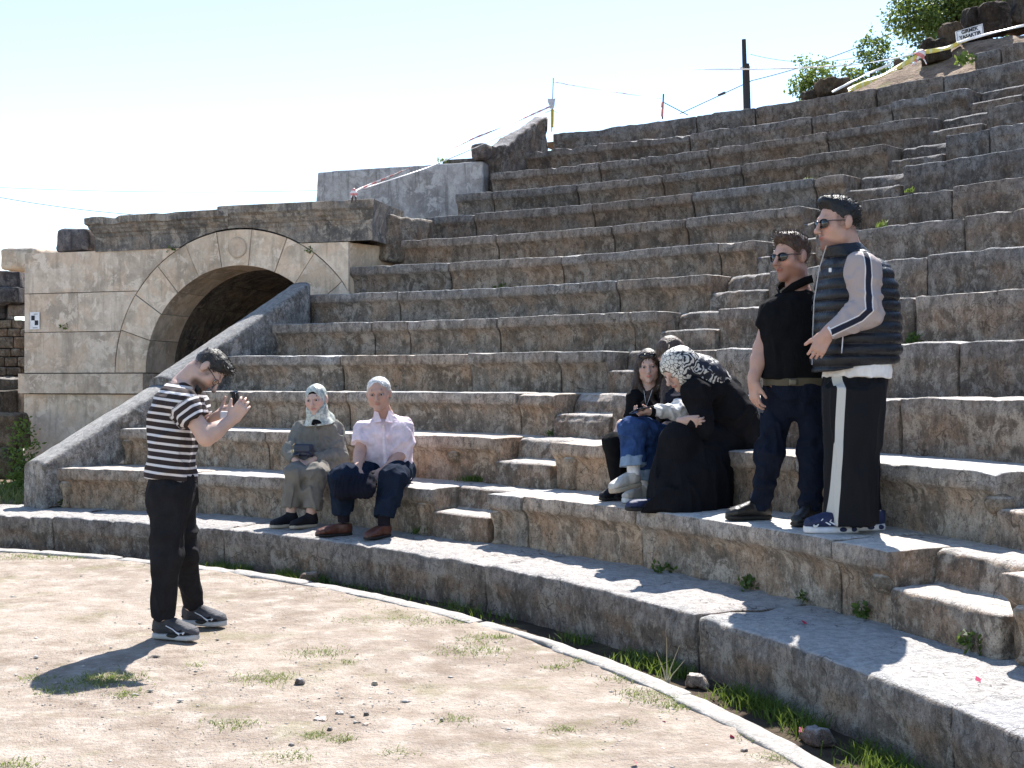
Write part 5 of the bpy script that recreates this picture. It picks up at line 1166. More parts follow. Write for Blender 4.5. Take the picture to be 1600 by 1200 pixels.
# sleeve with the dark side stripe edged in white
t = NT('taupe_tracksuit'); u = t.attr('u'); ab = t.math('ABSOLUTE', u); c = t.mix(t.rmp(ab, .0195, .0205, 1, 0), (.34, .285, .275), (.62, .61, .62)); c = t.mix(t.rmp(ab, .0150, .0160, 1, 0), c, (.30, .25, .24)); c = t.mix(t.rmp(ab, .0130, .0138, 1, 0), c, (.012, .014, .028))
M['track_sleeve'] = t.done(c, .8, .2, t.bump(t.noise(t.n('TexCoord').outputs['Object'], 24, 3, .55, dist=.8), .35, .012))
S = SDF(.006); S.cap(shN, elN, .092, .085, 0); S.loft([elN + (elN - wrN) * .12, elN + (wrN - elN) * .5, wrN + (elN - wrN) * .06], [.085, .070, .048], [.085, .070, .048], (0, 0, 1), .05, ex=2)
def us(V):
    pl = [shN + np.array([.0, 0, .12]), shN + np.array([.004, 0, 0]), elN + np.array([-.012, 0, .0]), elN + (wrN - elN) * .25 + np.array([0, 0, -.012]), wrN]; best = np.full(len(V), 9.); sg = np.zeros(len(V))
    for a, b in zip(pl[:-1], pl[1:]):
        a, b = a[[0, 2]], b[[0, 2]]; d = b - a; L = np.linalg.norm(d); d = d / L; q = V[:, [0, 2]] - a; t_ = np.clip(q @ d, 0, L); r = q - t_[:, None] * d; ds = np.linalg.norm(r, axis=1); m = ds < best
        sg = np.where(m, np.where(V[:, 1] < shN[1], ds, 9), sg); best = np.minimum(best, ds)
    return {'u': sg}
sl = sdf_mesh('sleeve', S, M['track_sleeve'], Hm, folds(.006, (10, 10, 10), 31), us)
S = SDF(.006); S.cap(shF, elF, .085, .075, 0); S.cap(elF, wrF, .075, .05, .04); sdf_mesh('sleeve', S, M['track_sleeve'], Hm, None, lambda V: {'u': np.full(len(V), .5)})
S = SDF(.005); S.loft([wrN + (elN - wrN) * .16, wrN + (elN - wrN) * .05], [.042, .038], [.042, .038], (0, 1, 0), 0, ex=2); sdf_mesh('wristwatch', S, M['silver'], Hm)
S = SDF(.0066); S.loft([J(1337, 590), J(1337, 566)], [.195, .20], [.158, .165], lt, 0); sdf_mesh('undershirt', S, M['white_cloth'], Hm, folds(.004, (10, 10, 8), 3))
t = NT('track_trousers'); u = t.math('ABSOLUTE', t.attr('u')); c = t.mix(t.rmp(u, .0185, .0195, 1, 0), (.006, .006, .008), (.50, .48, .44)); M['track'] = t.done(c, .8, .2, t.bump(t.noise(t.vmul(t.n('TexCoord').outputs['Object'], (1, 1, .3)), 22, 3, .5), .4, .014))
S = SDF(.0068); S.loft([J(1336, 690), J(1336, 640), J(1337, 586)], [.14, .165, .168], [.10, .140, .150], lt, 0)
for xa, xb, xc, dy, r in ((1331, 1331, 1332, -.085, (.142, .138, .142)), (1334, 1336, 1338, .10, (.134, .125, .130))): S.loft([J(xc, 818, dy), J(xb, 720, dy), J(xa, 605, dy)], [r[2], r[1], r[0]], [r[2], r[1], r[0]], (1, 0, 0), .08, ex=2)
st = [W(1316, 588, 6.25), W(1314, 650, 6.25), W(1312, 700, 6.25), W(1309, 760, 6.25), W(1305, 815, 6.25)]
def ut(V):
    x = np.interp(V[:, 2], [p[2] for p in st][::-1], [p[0] for p in st][::-1]); return {'u': np.where(V[:, 1] < Y0 - .06, V[:, 0] - x, .5)}
sdf_mesh('track_trousers', S, M['track'], Hm, lambda p: folds(.006, (9, 9, 1.6), 33)(p), ut)
S = SDF(.005); hd.hair(S, .006, (-.016, 1.4), .014, .018); tufts('hair', S, M['hair_black'], Hm, lambda p: .004 * fbm(p * [70, 70, 30], 2, 6), lambda V, N, h=hd: N * .25 - h.R[:, 1] * .5 + h.R[:, 2] * .35, 1500, .018)
hd.glasses(Hm, M['lens'], M['black_frame'], .029, .021)
for an, dr_ in ((J(1321, 800, -.10), (-.98, -.18)), (J(1363, 800, .0), (-.97, -.22))):
    o, P, D, sd, up, L = shoe(Hm, an, dr_, Z1 + .004, .295, 1.1, 'shoe_navy', 'sole_white', .115, sole_h=.040)
    q = sd if sd[1] < 0 else -sd
    for tt, rw in ((.10, .020), (.30, .024)):
        S = SDF(.0035); S.ell(P(tt + .02, .022) + q * .036, (rw, .012, .013), np.stack([D, q, up], 1), 0); sdf_mesh('sole_window', S, M['shoe_navy'], o)
    for i in range(3): ribbon('chevron', [P(.40 + i * .09, .050) + q * .046, P(.50 + i * .09, .066) + q * .044, P(.44 + i * .09, .088) + q * .036], q, .008, M['silver'], o, .004)
    swoosh(o, P, q, up, .90, .72, .052, .045, M['white_plastic'])
    for i in range(4): V, F = tube([P(.50 + i * .07, .100 - i * .012) - q * .02, P(.51 + i * .07, .108 - i * .012), P(.50 + i * .07, .100 - i * .012) + q * .022], .004, 5); mesh('lace', V, F, M['white_plastic'], o)

# ================================================================ hillside above the seats
t = NT('dry_earth_and_grass'); P = t.pos(); n = t.noise(P, 3, 5, .7); n2 = t.noise(P, 17, 3, .7)
c = t.mix(t.rmp(n, .35, .65), (.15, .105, .075), (.26, .195, .145)); c = t.mix(t.math('MULTIPLY', t.rmp(n2, .52, .66), .6), c, (.09, .062, .042)); c = t.mix(t.math('MULTIPLY', t.rmp(t.noise(P, 1.3, 4, .7), .55, .68), .6), c, (.15, .15, .055))
M['dirt'] = t.done(c, .95, .1, t.bump(t.math('ADD', n, n2), .9, .05))
th = np.linspace(math.radians(64), math.radians(6), 240); RB = rowR(13) + .28
rr = np.concatenate([np.linspace(0, 3.2, 50), [4, 6, 10, 20, 45]])
T_, R_ = np.meshgrid(th, rr, indexing='ij')
crest = 1.2
pc = pol(RB + crest, th, 0); pxc = 800 + FPX * pc[:, 0] / pc[:, 1]
ycr = np.interp(pxc, [600, 1000, 1200, 1250, 1300, 1330, 1360, 1400, 1440, 1480, 1518, 1560, 1620, 1700, 1900], [290, 225, 192, 174, 152, 139, 124, 108, 93, 77, 65, 59, 51, 42, 25]); zcr = EYE + (HOR - ycr) / FPX * pc[:, 1]
zcr = np.minimum(zcr, 7.5)[:, None]; z0 = rowZ(13) - .07
z = np.where(R_ < crest, z0 + (zcr - z0) * R_ / crest, zcr + np.minimum(R_ - crest, 2) * .05 - np.clip(R_ - 3.2, 0, None) * .10)
V = pol(RB + R_, T_, z); V[..., 2] += (.05 * fbm(V * 1.9, 3, 5) + .035 * fbm(V * 8, 3, 6)) * np.clip(R_ / .25, 0, 1) * (pxc > 1310)[:, None]
o = mesh('hillside', V.reshape(-1, 3), grid_faces(len(th), len(rr)), M['dirt'], None, True, origin=(0, 0, 0)); tag(o, kind='structure')

# boulders beneath the tree, at the top right
def boulder(px0, py0, px1, py1, Y, label, mat='brown', color=(1, 1, 1), seed=0, depth=.7, tilt=0, grp=None, name='boulder', rough=.13, r=.055):
    a = W((px0 + px1) / 2, py1, Y); w = (px1 - px0) / FPX * Y; h = (py1 - py0) / FPX * Y
    u = np.array([math.cos(tilt), 0, math.sin(tilt)]); v = np.array([-math.sin(tilt), 0, math.cos(tilt)])
    o = hexa(name, None, M[mat], boxC(a, u, Y_, v, w, depth * w if depth < 3 else depth, h, .90 if r > .05 else 1), max(.05, w / 14), r, rough * min(1, w), seed, color, 4.0 / max(w, .3)); tag(o, label, 'boulder' if name == 'boulder' else 'stone block', grp); return o
YB = 14.75
for i, (b, lab, c) in enumerate([((1470, 38, 1506, 72), 'brown rounded boulder left of the white notice board', (.55, .5, .45)), ((1500, 16, 1546, 66), 'tall dark boulder directly behind the white notice board', (.28, .29, .33)),
                          ((1534, 4, 1578, 56), 'dark leaning boulder right of the notice board, under the tree', (.32, .31, .33)), ((1566, 2, 1650, 50), 'large grey-blue block at the top right corner', (.55, .56, .62)),
                          ((1442, 62, 1486, 100), 'dark boulder in shade behind the yellow tape knot', (.28, .27, .26))]):
    boulder(*b, YB + .25 * (i % 2), lab, 'brown', c, 60 + i, .8, .12 * (-1) ** i, 'boulders above the seats')
boulder(1276, 124, 1328, 153, 14.9, 'low brown block on the skyline beside the shrub', 'brown', (.6, .55, .5), 71, .8, .05, 'boulders above the seats')
boulder(1252, 143, 1286, 157, 15.1, 'flat dark slab on the skyline left of the brown block', 'brown', (.5, .5, .5), 72, .9, .04, 'boulders above the seats')
boulder(1396, 92, 1412, 110, 14.2, 'small round stone at the edge of the bare earth', 'brown', (.6, .55, .5), 73, .9, 0, 'boulders above the seats')

# ---------------------------------------------------------------- leaves
def leaf_mat(name, a, b):
    t = NT(name); c = t.mix(t.attr('v'), a, b); return t.done(c, .6, .25, None, 0, **{'Transmission Weight': 0.0, 'Subsurface Weight': 0.0})
def leaf_mat(name, a, b):
    t = NT(name); c = t.mix(t.attr('v'), a, b); d = t.n('BsdfTranslucent'); t.set(d.inputs[0], t.mix(.5, c, (.25, .32, .05))); mx = t.n('MixShader'); mx.inputs[0].default_value = .35
    t.done(c, .55, .3); t.t.links.new(t.b.outputs[0], mx.inputs[1]); t.t.links.new(d.outputs[0], mx.inputs[2]); t.t.links.new(mx.outputs[0], t.out.inputs[0]); return t.m
M['leaf'] = leaf_mat('green_leaves', (.032, .062, .016), (.10, .155, .036)); M['leaf_light'] = leaf_mat('light_green_leaves', (.06, .11, .02), (.16, .22, .05)); M['grass'] = leaf_mat('short_grass', (.12, .15, .045), (.27, .29, .11)); M['dark_grass'] = leaf_mat('deep_green_grass', (.045, .085, .015), (.12, .18, .035))
M['bark'] = simple('bark', (.085, .065, .05), .9, .1, 30, .8, .4); M['dry'] = simple('dry_stalk', (.42, .36, .24), .9)
def leaves(C, size, up=.3, rs=None, asp=.55, droop=0):
    """leaf-shaped faces (two triangles folded on the midrib) at the points C"""
    rs = rs or rng; n = len(C); d = rs.normal(size=(n, 3)); d[:, 2] += up; d /= np.linalg.norm(d, axis=1)[:, None]; e = np.cross(d, rs.normal(size=(n, 3))); e /= np.linalg.norm(e, axis=1)[:, None] + 1e-9
    nn = np.cross(d, e); s = size * rs.uniform(.6, 1.3, n)[:, None]
    V = np.stack([C, C + d * s * .5 + e * s * asp * .5 + nn * s * .08, C + d * s, C + d * s * .5 - e * s * asp * .5 + nn * s * .08], 1).reshape(-1, 3)
    return V, np.arange(4 * n).reshape(-1, 4), np.repeat(rs.uniform(0, 1, n), 4)
def tree(name, label, base, top_pts, trunk_r, nleaf, leaf, seed, mat='leaf', cat='tree'):
    """trunk, limbs and a crown of leaf clumps; top_pts = clump centres and radii"""
    rs = np.random.default_rng(seed); base = np.asarray(base, float); root = empty(name, tuple(base), label, cat)
    top = np.mean([p for p, r in top_pts], 0); V = []; F = []
    def limb(a, b, ra, rb, bend=.12):
        k = 7; pts = [a + (b - a) * i / (k - 1) + rs.normal(size=3) * bend * np.linalg.norm(b - a) * .25 * math.sin(math.pi * i / (k - 1)) for i in range(k)]
        v, f = tube(pts, np.linspace(ra, rb, k), 7); o = len(V); V.extend(v); F.extend([tuple(i + o for i in q) for q in f])
    fork = base + (top - base) * .5; limb(base, fork, trunk_r, trunk_r * .7)
    for p, r in top_pts: limb(fork, np.asarray(p), trunk_r * .5, trunk_r * .12)
    mesh('trunk', V, F, M['bark'], root)
    pts = []
    w = np.array([r ** 2 for p, r in top_pts]); w = w / w.sum()
    for (p, r), q in zip(top_pts, w):
        m = int(nleaf * q); sub = 14; cs = np.asarray(p) + rs.normal(size=(sub, 3)) * r * .55
        for c in cs: pts.append(c + rs.normal(size=(m // sub, 3)) * r * .23)
    v, f, a = leaves(np.concatenate(pts), leaf, .1, rs); mesh('crown', v, f, M[mat], root, False, {'v': a})
    return root
YT = 19.0
tree('broadleaf_tree', 'green broadleaf tree rising behind the boulders at the top right', W(1510, 70, YT), [(W(1440, 30, YT), .42), (W(1475, 5, YT), .55), (W(1520, -15, YT + .3), .6), (W(1500, 30, YT - .2), .45), (W(1462, 55, YT), .3), (W(1560, -30, YT), .6), (W(1610, -40, YT), .6), (W(1450, 75, YT - .4), .22), (W(1545, 8, YT), .35)], .10, 15000, .072, 3)
tree('shrub', 'loose upright shrub standing alone on the skyline left of the tree', W(1362, 135, 17.5), [(W(1362, 70, 17.5), .14), (W(1372, 88, 17.5), .20), (W(1384, 74, 17.5), .12), (W(1340, 85, 17.5), .10), (W(1350, 112, 17.5), .22), (W(1378, 105, 17.5), .2), (W(1330, 118, 17.5), .14)], .025, 1500, .062, 5, cat='shrub')
tree('shrub', 'pale green bushy shrub at the left end of the skyline greenery', W(1270, 165, 17.8), [(W(1258, 128, 17.8), .22), (W(1280, 120, 17.8), .24), (W(1270, 140, 17.8), .25), (W(1300, 128, 17.8), .20), (W(1252, 145, 17.8), .14)], .03, 1900, .060, 6, 'leaf_light', 'shrub')

# ---------------------------------------------------------------- small plants on the stones
def weed(label, p, size, n=40, mat='leaf', seed=0, blade=False, cat='weed', spread=1.0):
    rs = np.random.default_rng(seed + 100); p = np.asarray(p, float)
    if blade:
        c = p + rs.normal(size=(n, 3)) * [size * .35 * spread, size * .3, 0]; V = []; F = []; A = []
        for q in c:
            h = size * rs.uniform(.5, 1.2); l = rs.normal(size=2) * h * .4; w = .004 + size * .02; s = unit([rs.normal(), rs.normal(), 0]) * w; k = len(V)
            V += [q - s, q + s, q + s * .7 + [l[0] * .35, l[1] * .35, h * .6], q - s * .7 + [l[0] * .35, l[1] * .35, h * .6], q + [l[0], l[1], h]]; F += [(k, k + 1, k + 2, k + 3), (k + 3, k + 2, k + 4)]; A += [rs.uniform()] * 5
        o = mesh('weed', V, F, M[mat], None, False, {'v': A})
    else:
        c = p + np.abs(rs.normal(size=(n, 3))) * [1, 1, size * .5] * np.array([1, 1, 1]); c = p + np.clip(rs.normal(size=(n, 3)), -1.4, 1.4) * [size * .36 * spread, size * .28, 0] + np.stack([np.zeros(n), np.zeros(n), np.clip(np.abs(rs.normal(size=n)), 0, 1.5) * size * .42], 1)
        V, F, A = leaves(c, size * .38, .8, rs, .6); o = mesh('weed', V, F, M[mat], None, False, {'v': A})
    tag(o, label, cat, 'weeds growing from the stone joints'); return o
def on(px, k, back=TR - .03): R = rowR(k) + back + OV if k else R1 + OV - .02; return pol(R, th_at(px, R), (rowZ(k) if k else ZP) + .005)
weed('dark green leafy weed in a joint behind the man in the vest', on(1428, 4), .10, 90, 'leaf', 1)
weed('small yellow-green tuft on the ninth row, high above the standing men', on(1264, 9, .15), .055, 22, 'leaf_light', 2, True)
weed('bright little tuft on the eighth row near the worn stairs', on(1421, 8, .02), .05, 22, 'leaf_light', 3, True)
weed('dry tuft by the broken block right of the vest man\'s head', on(1376, 7, .1), .06, 26, 'leaf_light', 4, True)
weed('green weed at the foot of the third row, left of the girl', on(860, 2), .07, 50, 'leaf', 5)
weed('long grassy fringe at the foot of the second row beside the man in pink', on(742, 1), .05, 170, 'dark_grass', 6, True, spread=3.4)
weed('green weed at the foot of the lowest row below the headscarf woman', on(1168, 0), .09, 70, 'leaf', 7)
weed('small weed at the foot of the lowest row, below the vest man', on(1255, 0), .07, 40, 'leaf', 8)
weed('double green weed at the wall foot under the lion foot bulge', on(1348, 0), .09, 70, 'leaf', 9)
weed('large green weed below the right-hand worn step', on(1530, 0), .12, 110, 'leaf', 10)
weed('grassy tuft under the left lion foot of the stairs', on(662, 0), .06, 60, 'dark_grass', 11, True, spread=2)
weed('low weed at the foot of the lowest row beside the blunt coping', on(98, 0), .08, 40, 'leaf', 12)
weed('pale weeds in a row at the foot of the lowest row near the long joint', on(1045, 0), .08, 60, 'leaf', 13, spread=2.2)
weed('mossy green patch on the seventh row near its middle', on(782, 6), .10, 50, 'leaf', 14)
weed('green sprig on top of the rendered wall', np.array([*(B0 + wu * .62 + wn_ * .1), zc(4.61)]), .12, 40, 'leaf_light', 15)
weed('small fern growing over the right side of the arch', wp(s_at(484), -.01, zc(3.12)), .09, 30, 'leaf', 16)
weed('little moss tuft at the left shoulder of the arch', wp(s_at(270), -.01, zc(3.18)), .10, 30, 'leaf', 17)
weed('moss tuft in the cracked wall block near the target card', wp(s_at(102), -.01, zc(2.2)), .10, 30, 'leaf', 18)
weed('low green patch on the bare earth under the notice board', pol(rowR(13) + .42, th_at(1506, rowR(13) + .42), rowZ(13) + .16), .16, 90, 'leaf_light', 19)
# dry stalk in the gutter
st = np.array(pol(RK + .12, th_at(1042, RK + .12), -.06)); V = []; F = []
for k, (dx, dz) in enumerate([(.00, .24), (.06, .20), (-.05, .17), (.085, .13)]):
    v, f = tube([st, st + [dx * .3, 0, dz * .45], st + [dx, 0, dz]], [.004, .003, .0015], 5); o_ = len(V); V += list(v); F += [tuple(i + o_ for i in q) for q in f]
tag(mesh('dry_weed', V, F, M['dry'], None), 'tall dry pale weed stalk in the gutter by the kerb', 'weed')

# ---------------------------------------------------------------- grass (uncountable)
def blades(C, hgt, lean=.5, wid=.0035, rs=rng):
    n = len(C); h = hgt * rs.uniform(.5, 1.3, n); l = rs.normal(size=(n, 2)) * (h * lean)[:, None]; a = rs.uniform(0, 6.28, n); s = np.stack([np.cos(a), np.sin(a), np.zeros(n)], 1) * wid
    m = C + np.stack([l[:, 0] * .35, l[:, 1] * .35, h * .6], 1); t = C + np.stack([l[:, 0], l[:, 1], h], 1)
    V = np.stack([C - s, C + s, m + s * .7, m - s * .7, t + s * .1, t - s * .1], 1).reshape(-1, 3); b = np.arange(n)[:, None] * 6
    return V, np.concatenate([b + [0, 1, 2, 3], b + [3, 2, 4, 5]]), np.repeat(rs.uniform(0, 1, n), 6)
def ground_pt(px, py): Y = EYE * FPX / (py - HOR); return W(px, py, Y) * [1, 1, 0]
PG = [(575, 970, .16, 170), (640, 968, .14, 130), (665, 975, .12, 80), (710, 972, .08, 50), (618, 956, .07, 40), (735, 1016, .17, 200), (745, 998, .12, 80), (785, 995, .06, 60), (500, 1021, .13, 150), (415, 1060, .13, 220), (165, 1062, .14, 420), (365, 1132, .10, 150), (485, 1152, .07, 110), (535, 1158, .05, 70), (450, 1185, .09, 120), (1040, 1095, .13, 150), (1010, 1085, .10, 110), (1060, 1105, .08, 110), (985, 1062, .09, 70), (35, 870, .18, 180), (90, 872, .16, 130), (130, 870, .10, 190), (880, 1142, .06, 60), (1210, 1187, .07, 130), (715, 1125, .07, 60), (620, 1178, .06, 60), (870, 1043, .05, 40), (905, 1035, .06, 50), (90, 1078, .10, 110), (60, 1060, .08, 60), (200, 1085, .07, 70), (300, 1040, .06, 20), (545, 1035, .05, 20), (30, 1195, .08, 60), (1172, 1155, .05, 50), (980, 1130, .05, 30)]
C = []
for px, py, r, n in PG: C.append(ground_pt(px, py) + rng.normal(size=(int(n * 1.5), 3)) * [r * .62, r * .5, 0])
C.append(np.concatenate([pol(RK - .16 - np.abs(rng.normal(size=260)) * .12, rng.uniform(math.radians(20), math.radians(80), 260), 0)]))
C = np.concatenate(C); v, f, a = blades(C + [0, 0, -.003], .017, 1.1, .0024)
tag(mesh('grass', v, f, M['grass'], None, False, {'v': a}, origin=(0, 0, 0)), 'sparse short grass patches on the sand', 'grass', kind='stuff')
C = []
for a0, a1, n, hh in ((12, 30, 2600, .065), (30, 34, 260, .055), (34, 42, 240, .055), (50, 58, 900, .065), (58, 62, 150, .05), (42, 50, 200, .04)):
    th = np.radians(rng.uniform(a0, a1, n)); keep = fbm(np.stack([th * 24, th * 0, th * 0], 1), 2, 3) > -.15; th = th[keep]
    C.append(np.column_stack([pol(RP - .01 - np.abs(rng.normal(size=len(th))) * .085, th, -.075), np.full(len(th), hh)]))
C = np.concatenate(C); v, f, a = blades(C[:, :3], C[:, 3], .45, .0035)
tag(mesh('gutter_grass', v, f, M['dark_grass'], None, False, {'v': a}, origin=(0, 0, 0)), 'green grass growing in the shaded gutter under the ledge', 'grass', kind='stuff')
# fine gravel
ico = np.array([(0, 0, 1), (.9, 0, 0), (0, .9, 0), (-.9, 0, 0), (0, -.9, 0), (0, 0, -.5)]); icf = np.array([(0, 1, 2), (0, 2, 3), (0, 3, 4), (0, 4, 1), (5, 2, 1), (5, 3, 2), (5, 4, 3), (5, 1, 4)])
n = 6500; pxs = rng.uniform(-40, 1300, n); pys = 880 + 340 * rng.uniform(0, 1, n) ** .8; P0 = np.array([ground_pt(x, y) for x, y in zip(pxs, pys)]); rad = np.hypot(P0[:, 0] - CX, P0[:, 1] - CY); P0 = P0[rad < RK - .16]
n = len(P0); sz = .0022 + .006 * rng.uniform(0, 1, n) ** 5 + .010 * (rng.uniform(0, 1, n) > .985); V = P0[:, None] + ico[None] * (sz[:, None, None] * np.stack([rng.uniform(.7, 1.6, n), rng.uniform(.7, 1.6, n), rng.uniform(.3, .8, n)], 1)[:, None]) * rng.uniform(.8, 1.2, (n, 6, 1))
F = (np.arange(n)[:, None, None] * 6 + icf[None]).reshape(-1, 3)
t = NT('gravel'); M['gravel'] = t.done(t.mix(t.attr('v'), (.16, .14, .12), (.50, .46, .42)), .9, .2)
tag(mesh('gravel', V.reshape(-1, 3), F, M['gravel'], None, False, {'v': np.repeat(rng.uniform(0, 1, n) ** .7, 6)}, origin=(0, 0, 0)), 'fine gravel scattered on the sand', 'gravel', kind='stuff')
# larger stones one can pick out
def pebble(px, py, w, label, color, flat=.5, p=None, seed=0):
    p = ground_pt(px, py) if p is None else p
    u, v = rotz(seed * 1.3); o = hexa('stone', None, M['rough'], boxC(p - [0, 0, .004], u, v, Z_, w, w * .7, w * flat, .6), w / 5, w * .16, w * .14, seed, color, 2.2 / w); tag(o, label, 'stone', 'loose stones on the ground'); return o
for i, a in enumerate([(468, 1067, .075, 'largest dark grey stone lying on the open sand', (.75, .77, .85), .45), (515, 1142, .045, 'small dark stone near two grass tufts in the foreground', (.7, .7, .72), .6), (455, 1167, .04, 'dark pebble beside the foreground grass at the bottom', (.7, .7, .72), .6), (520, 972, .05, 'flat brown stone on the sand behind the front grass patches', (.5, .42, .36), .3),
                       (638, 984, .05, 'thin flat stone beside the long grass patch', (.8, .7, .6), .25), (572, 1117, .035, 'small dark pebble in the middle of the sand', (.7, .68, .68), .6), (690, 1127, .04, 'white angular pebble near the middle foreground', (1.5, 1.5, 1.5), .6), (585, 1070, .05, 'pale rounded stone in the middle of the sand', (1.35, 1.3, 1.2), .6),
                       (610, 1083, .055, 'white flat stone in the middle of the sand', (1.5, 1.45, 1.4), .25), (607, 1166, .07, 'large pale flat stone at the bottom of the sand', (1.4, 1.35, 1.3), .22), (1163, 1177, .05, 'dark round pebble near the kerb at lower right', (.7, .68, .7), .6), (530, 1113, .08, 'long pale flat stone half sunk in the foreground sand', (1.3, 1.25, 1.2), .2), (500, 1124, .09, 'broad pale slab flush with the foreground sand', (1.3, 1.22, 1.15), .14), (572, 1132, .06, 'tan flat stone in the foreground sand', (1.25, 1.1, 1), .2)]):
    pebble(a[0], a[1], a[2] * .7, a[3], a[4], flat=a[5], seed=i)
for i, (px, R, w, lab, c) in enumerate([(978, RK + .05, .085, 'grey stone resting against the gutter side of the kerb', (1, 1, 1.05)), (1090, RP - .12, .14, 'pale flat stone lying in the gutter grass', (1.1, 1.05, 1)), (882, RK + .08, .07, 'white stone in the gutter near the kerb bend', (1.5, 1.5, 1.5)), (1275, RP - .15, .15, 'large stone in the gutter at lower right', (.9, .85, .85)), (482, RP - .12, .17, 'brown stone in the gutter below the man in pink', (.9, .75, .65))]):
    pebble(0, 0, w, lab, c, .5, np.array(pol(R, th_at(px, R), -.07)), 30 + i)
# fallen petals
t = NT('petal'); M['petal'] = t.done((.45, .03, .10), .6, .3)
C = [on_row(1525, RP + .35, ZP + .012), on_row(1262, RP + .33, ZP + .012), np.append(pol(RK + .25, th_at(1258, RK + .25), -.05)[:2], -.05)] + [ground_pt(x, y) + [0, 0, .008] for x, y in ((1148, 1155), (995, 1195), (1040, 1130))]
v, f, a = leaves(np.array(C), .035, 0, np.random.default_rng(2), .8); tag(mesh('fallen_petals', v, f, M['petal'], None, False, {'v': a}), 'few small pink petals fallen on stone and sand', 'petals', kind='stuff')

# ---------------------------------------------------------------- ruins behind the left edge
RU = 'ruins at the far left'
for b, Y, lab, mat, c, dp in [((-70, 425, 41, 452), 17.3, 'thin dark slab topping the ruins at far left', 'cornice', (.5, .5, .55), .5), ((-80, 450, 42, 476), 17.2, 'dark moulded beam in the ruins at far left', 'cornice', (.38, .4, .46), .5), ((-60, 476, 16, 500), 17.4, 'darkest upright block under the ruined beam', 'cornice', (.25, .26, .3), .5), ((16, 476, 44, 494), 17.3, 'grey-blue upright block under the ruined beam', 'cornice', (.75, .77, .85), .8),
                           ((-90, 592, 44, 618), 16.6, 'mossy ledge stone with grass at far left', 'rough', (.6, .58, .55), .5), ((-90, 610, 40, 652), 16.3, 'dark rubble block low in the left ruins', 'brown', (.5, .5, .52), .5), ((-50, 645, 41, 700), 14.6, 'upper brown boulder at the left edge behind the coping', 'brown', (1.0, .9, .8), .7), ((-60, 698, 33, 748), 14.5, 'lower brown boulder at the left edge behind the coping', 'brown', (.75, .75, .6), .7)]:
    boulder(*b, Y, lab, mat, c, int(b[1]), dp, 0, RU, 'boulder' if 'boulder' in lab else 'ruin_block', .05, .07 if 'boulder' in lab else .03)
rw = empty('rubble_wall', tuple(W(0, 590, 17.4)), 'coursed rubble wall in the ruins at far left', 'wall')
r_ = random.Random(8); y = 500
while y < 592:
    h = r_.uniform(12, 19); x = -90 + r_.uniform(0, 10)
    while x < 40:
        w = r_.uniform(14, 30); a = W(x + w / 2, y + h, 17.4); c = r_.uniform(.55, .8); hexa('wall_stone', rw, M['rough'], boxC(a, X_, Y_, Z_, (w - 1) / FPX * 17.4, .4, (h - 1) / FPX * 17.4), .07, .02, .012, int(x * 7 + y), (c * 1.05, c, c * .93)); x += w
    y += h
hexa('wall_light_stop', rw, M['brown'], boxC(W(-30, 598, 17.75), X_, Y_, Z_, 1.35, .3, 96 / FPX * 17.6), .2, .02, .01, 3, (.4, .4, .4))  # added dark backing so no light shows between the stones
V, F = [], []
rs = np.random.default_rng(5)
gx, gy = np.meshgrid(np.linspace(-9.5, -4.2, 40), np.linspace(11.5, 19, 40), indexing='ij'); gz = .05 + .02 * (gy - 12) + .07 * fbm(np.stack([gx, gy, gx * 0], -1) * 1.5, 3, 2)
lim = (gx - L0[0]) * Ln[0] + (gy - L0[1]) * Ln[1]; gz = np.where(lim < .32, -.3, gz)
tag(mesh('parodos_ground', np.stack([gx, gy, gz], -1).reshape(-1, 3), grid_faces(40, 40), M['dirt'], None, True, origin=(0, 0, 0)), kind='structure')
C = np.stack([rs.uniform(-6.6, -4.9, 1500), rs.uniform(12.6, 14.5, 1500), np.full(1500, .08)], 1); lim = (C[:, 0] - L0[0]) * Ln[0] + (C[:, 1] - L0[1]) * Ln[1]; C = C[lim > .45]
v, f, a = blades(C, .16, .5, .006, rs); tag(mesh('tall_grass', v, f, M['grass'], None, False, {'v': a}, origin=(0, 0, 0)), 'tall sunlit grass beside the boulders at far left', 'grass', kind='stuff')
tree('shrub', 'leafy green weed bush between the boulders and the blunt coping', W(28, 775, 13.4), [(W(30, 750, 13.4), .14), (W(22, 765, 13.4), .14), (W(37, 725, 13.5), .14), (W(34, 700, 13.6), .13), (W(38, 672, 13.7), .10)], .012, 900, .05, 9, 'leaf_light', 'shrub')
o = hexa('threshold_slab', None, M['seat'], boxC(np.array([-5.55, 11.75, -.1]), [*Ld, 0], [*Ln, 0], Z_, .55, 1.2, .42), .06, .03, .012, 4, (1, 1, 1.05)); tag(o, 'flat grey slab at the left edge beside the blunt coping', 'stone slab')

# ---------------------------------------------------------------- survey target on the arch wall
s0, s1 = s_at(48.5), s_at(63); zt, zb = EYE + (HOR - 487) / FPX * 15.1, EYE + (HOR - 514) / FPX * 15.1
M['card'] = simple('white_card', (.72, .72, .74), .5); M['ink'] = simple('black_ink', (.012, .012, .02), .6)
def plate(name, a, b, z0, z1, d, mat, parent=None, th=.004):
    V = [wp(a, d, z0), wp(b, d, z0), wp(b, d, z1), wp(a, d, z1)] + [wp(q, d + th, z) for q, z in ((a, z0), (b, z0), (b, z1), (a, z1))]
    return mesh(name, V, [(0, 1, 2, 3), (4, 7, 6, 5), (0, 4, 5, 1), (1, 5, 6, 2), (2, 6, 7, 3), (3, 7, 4, 0)], mat, parent, False)
card = plate('survey_target', s1, s0, zb, zt, -.016, M['card']); tag(card, 'white survey card with two black squares on the arch wall', 'sign')
ws, hs_ = s0 - s1, zt - zb
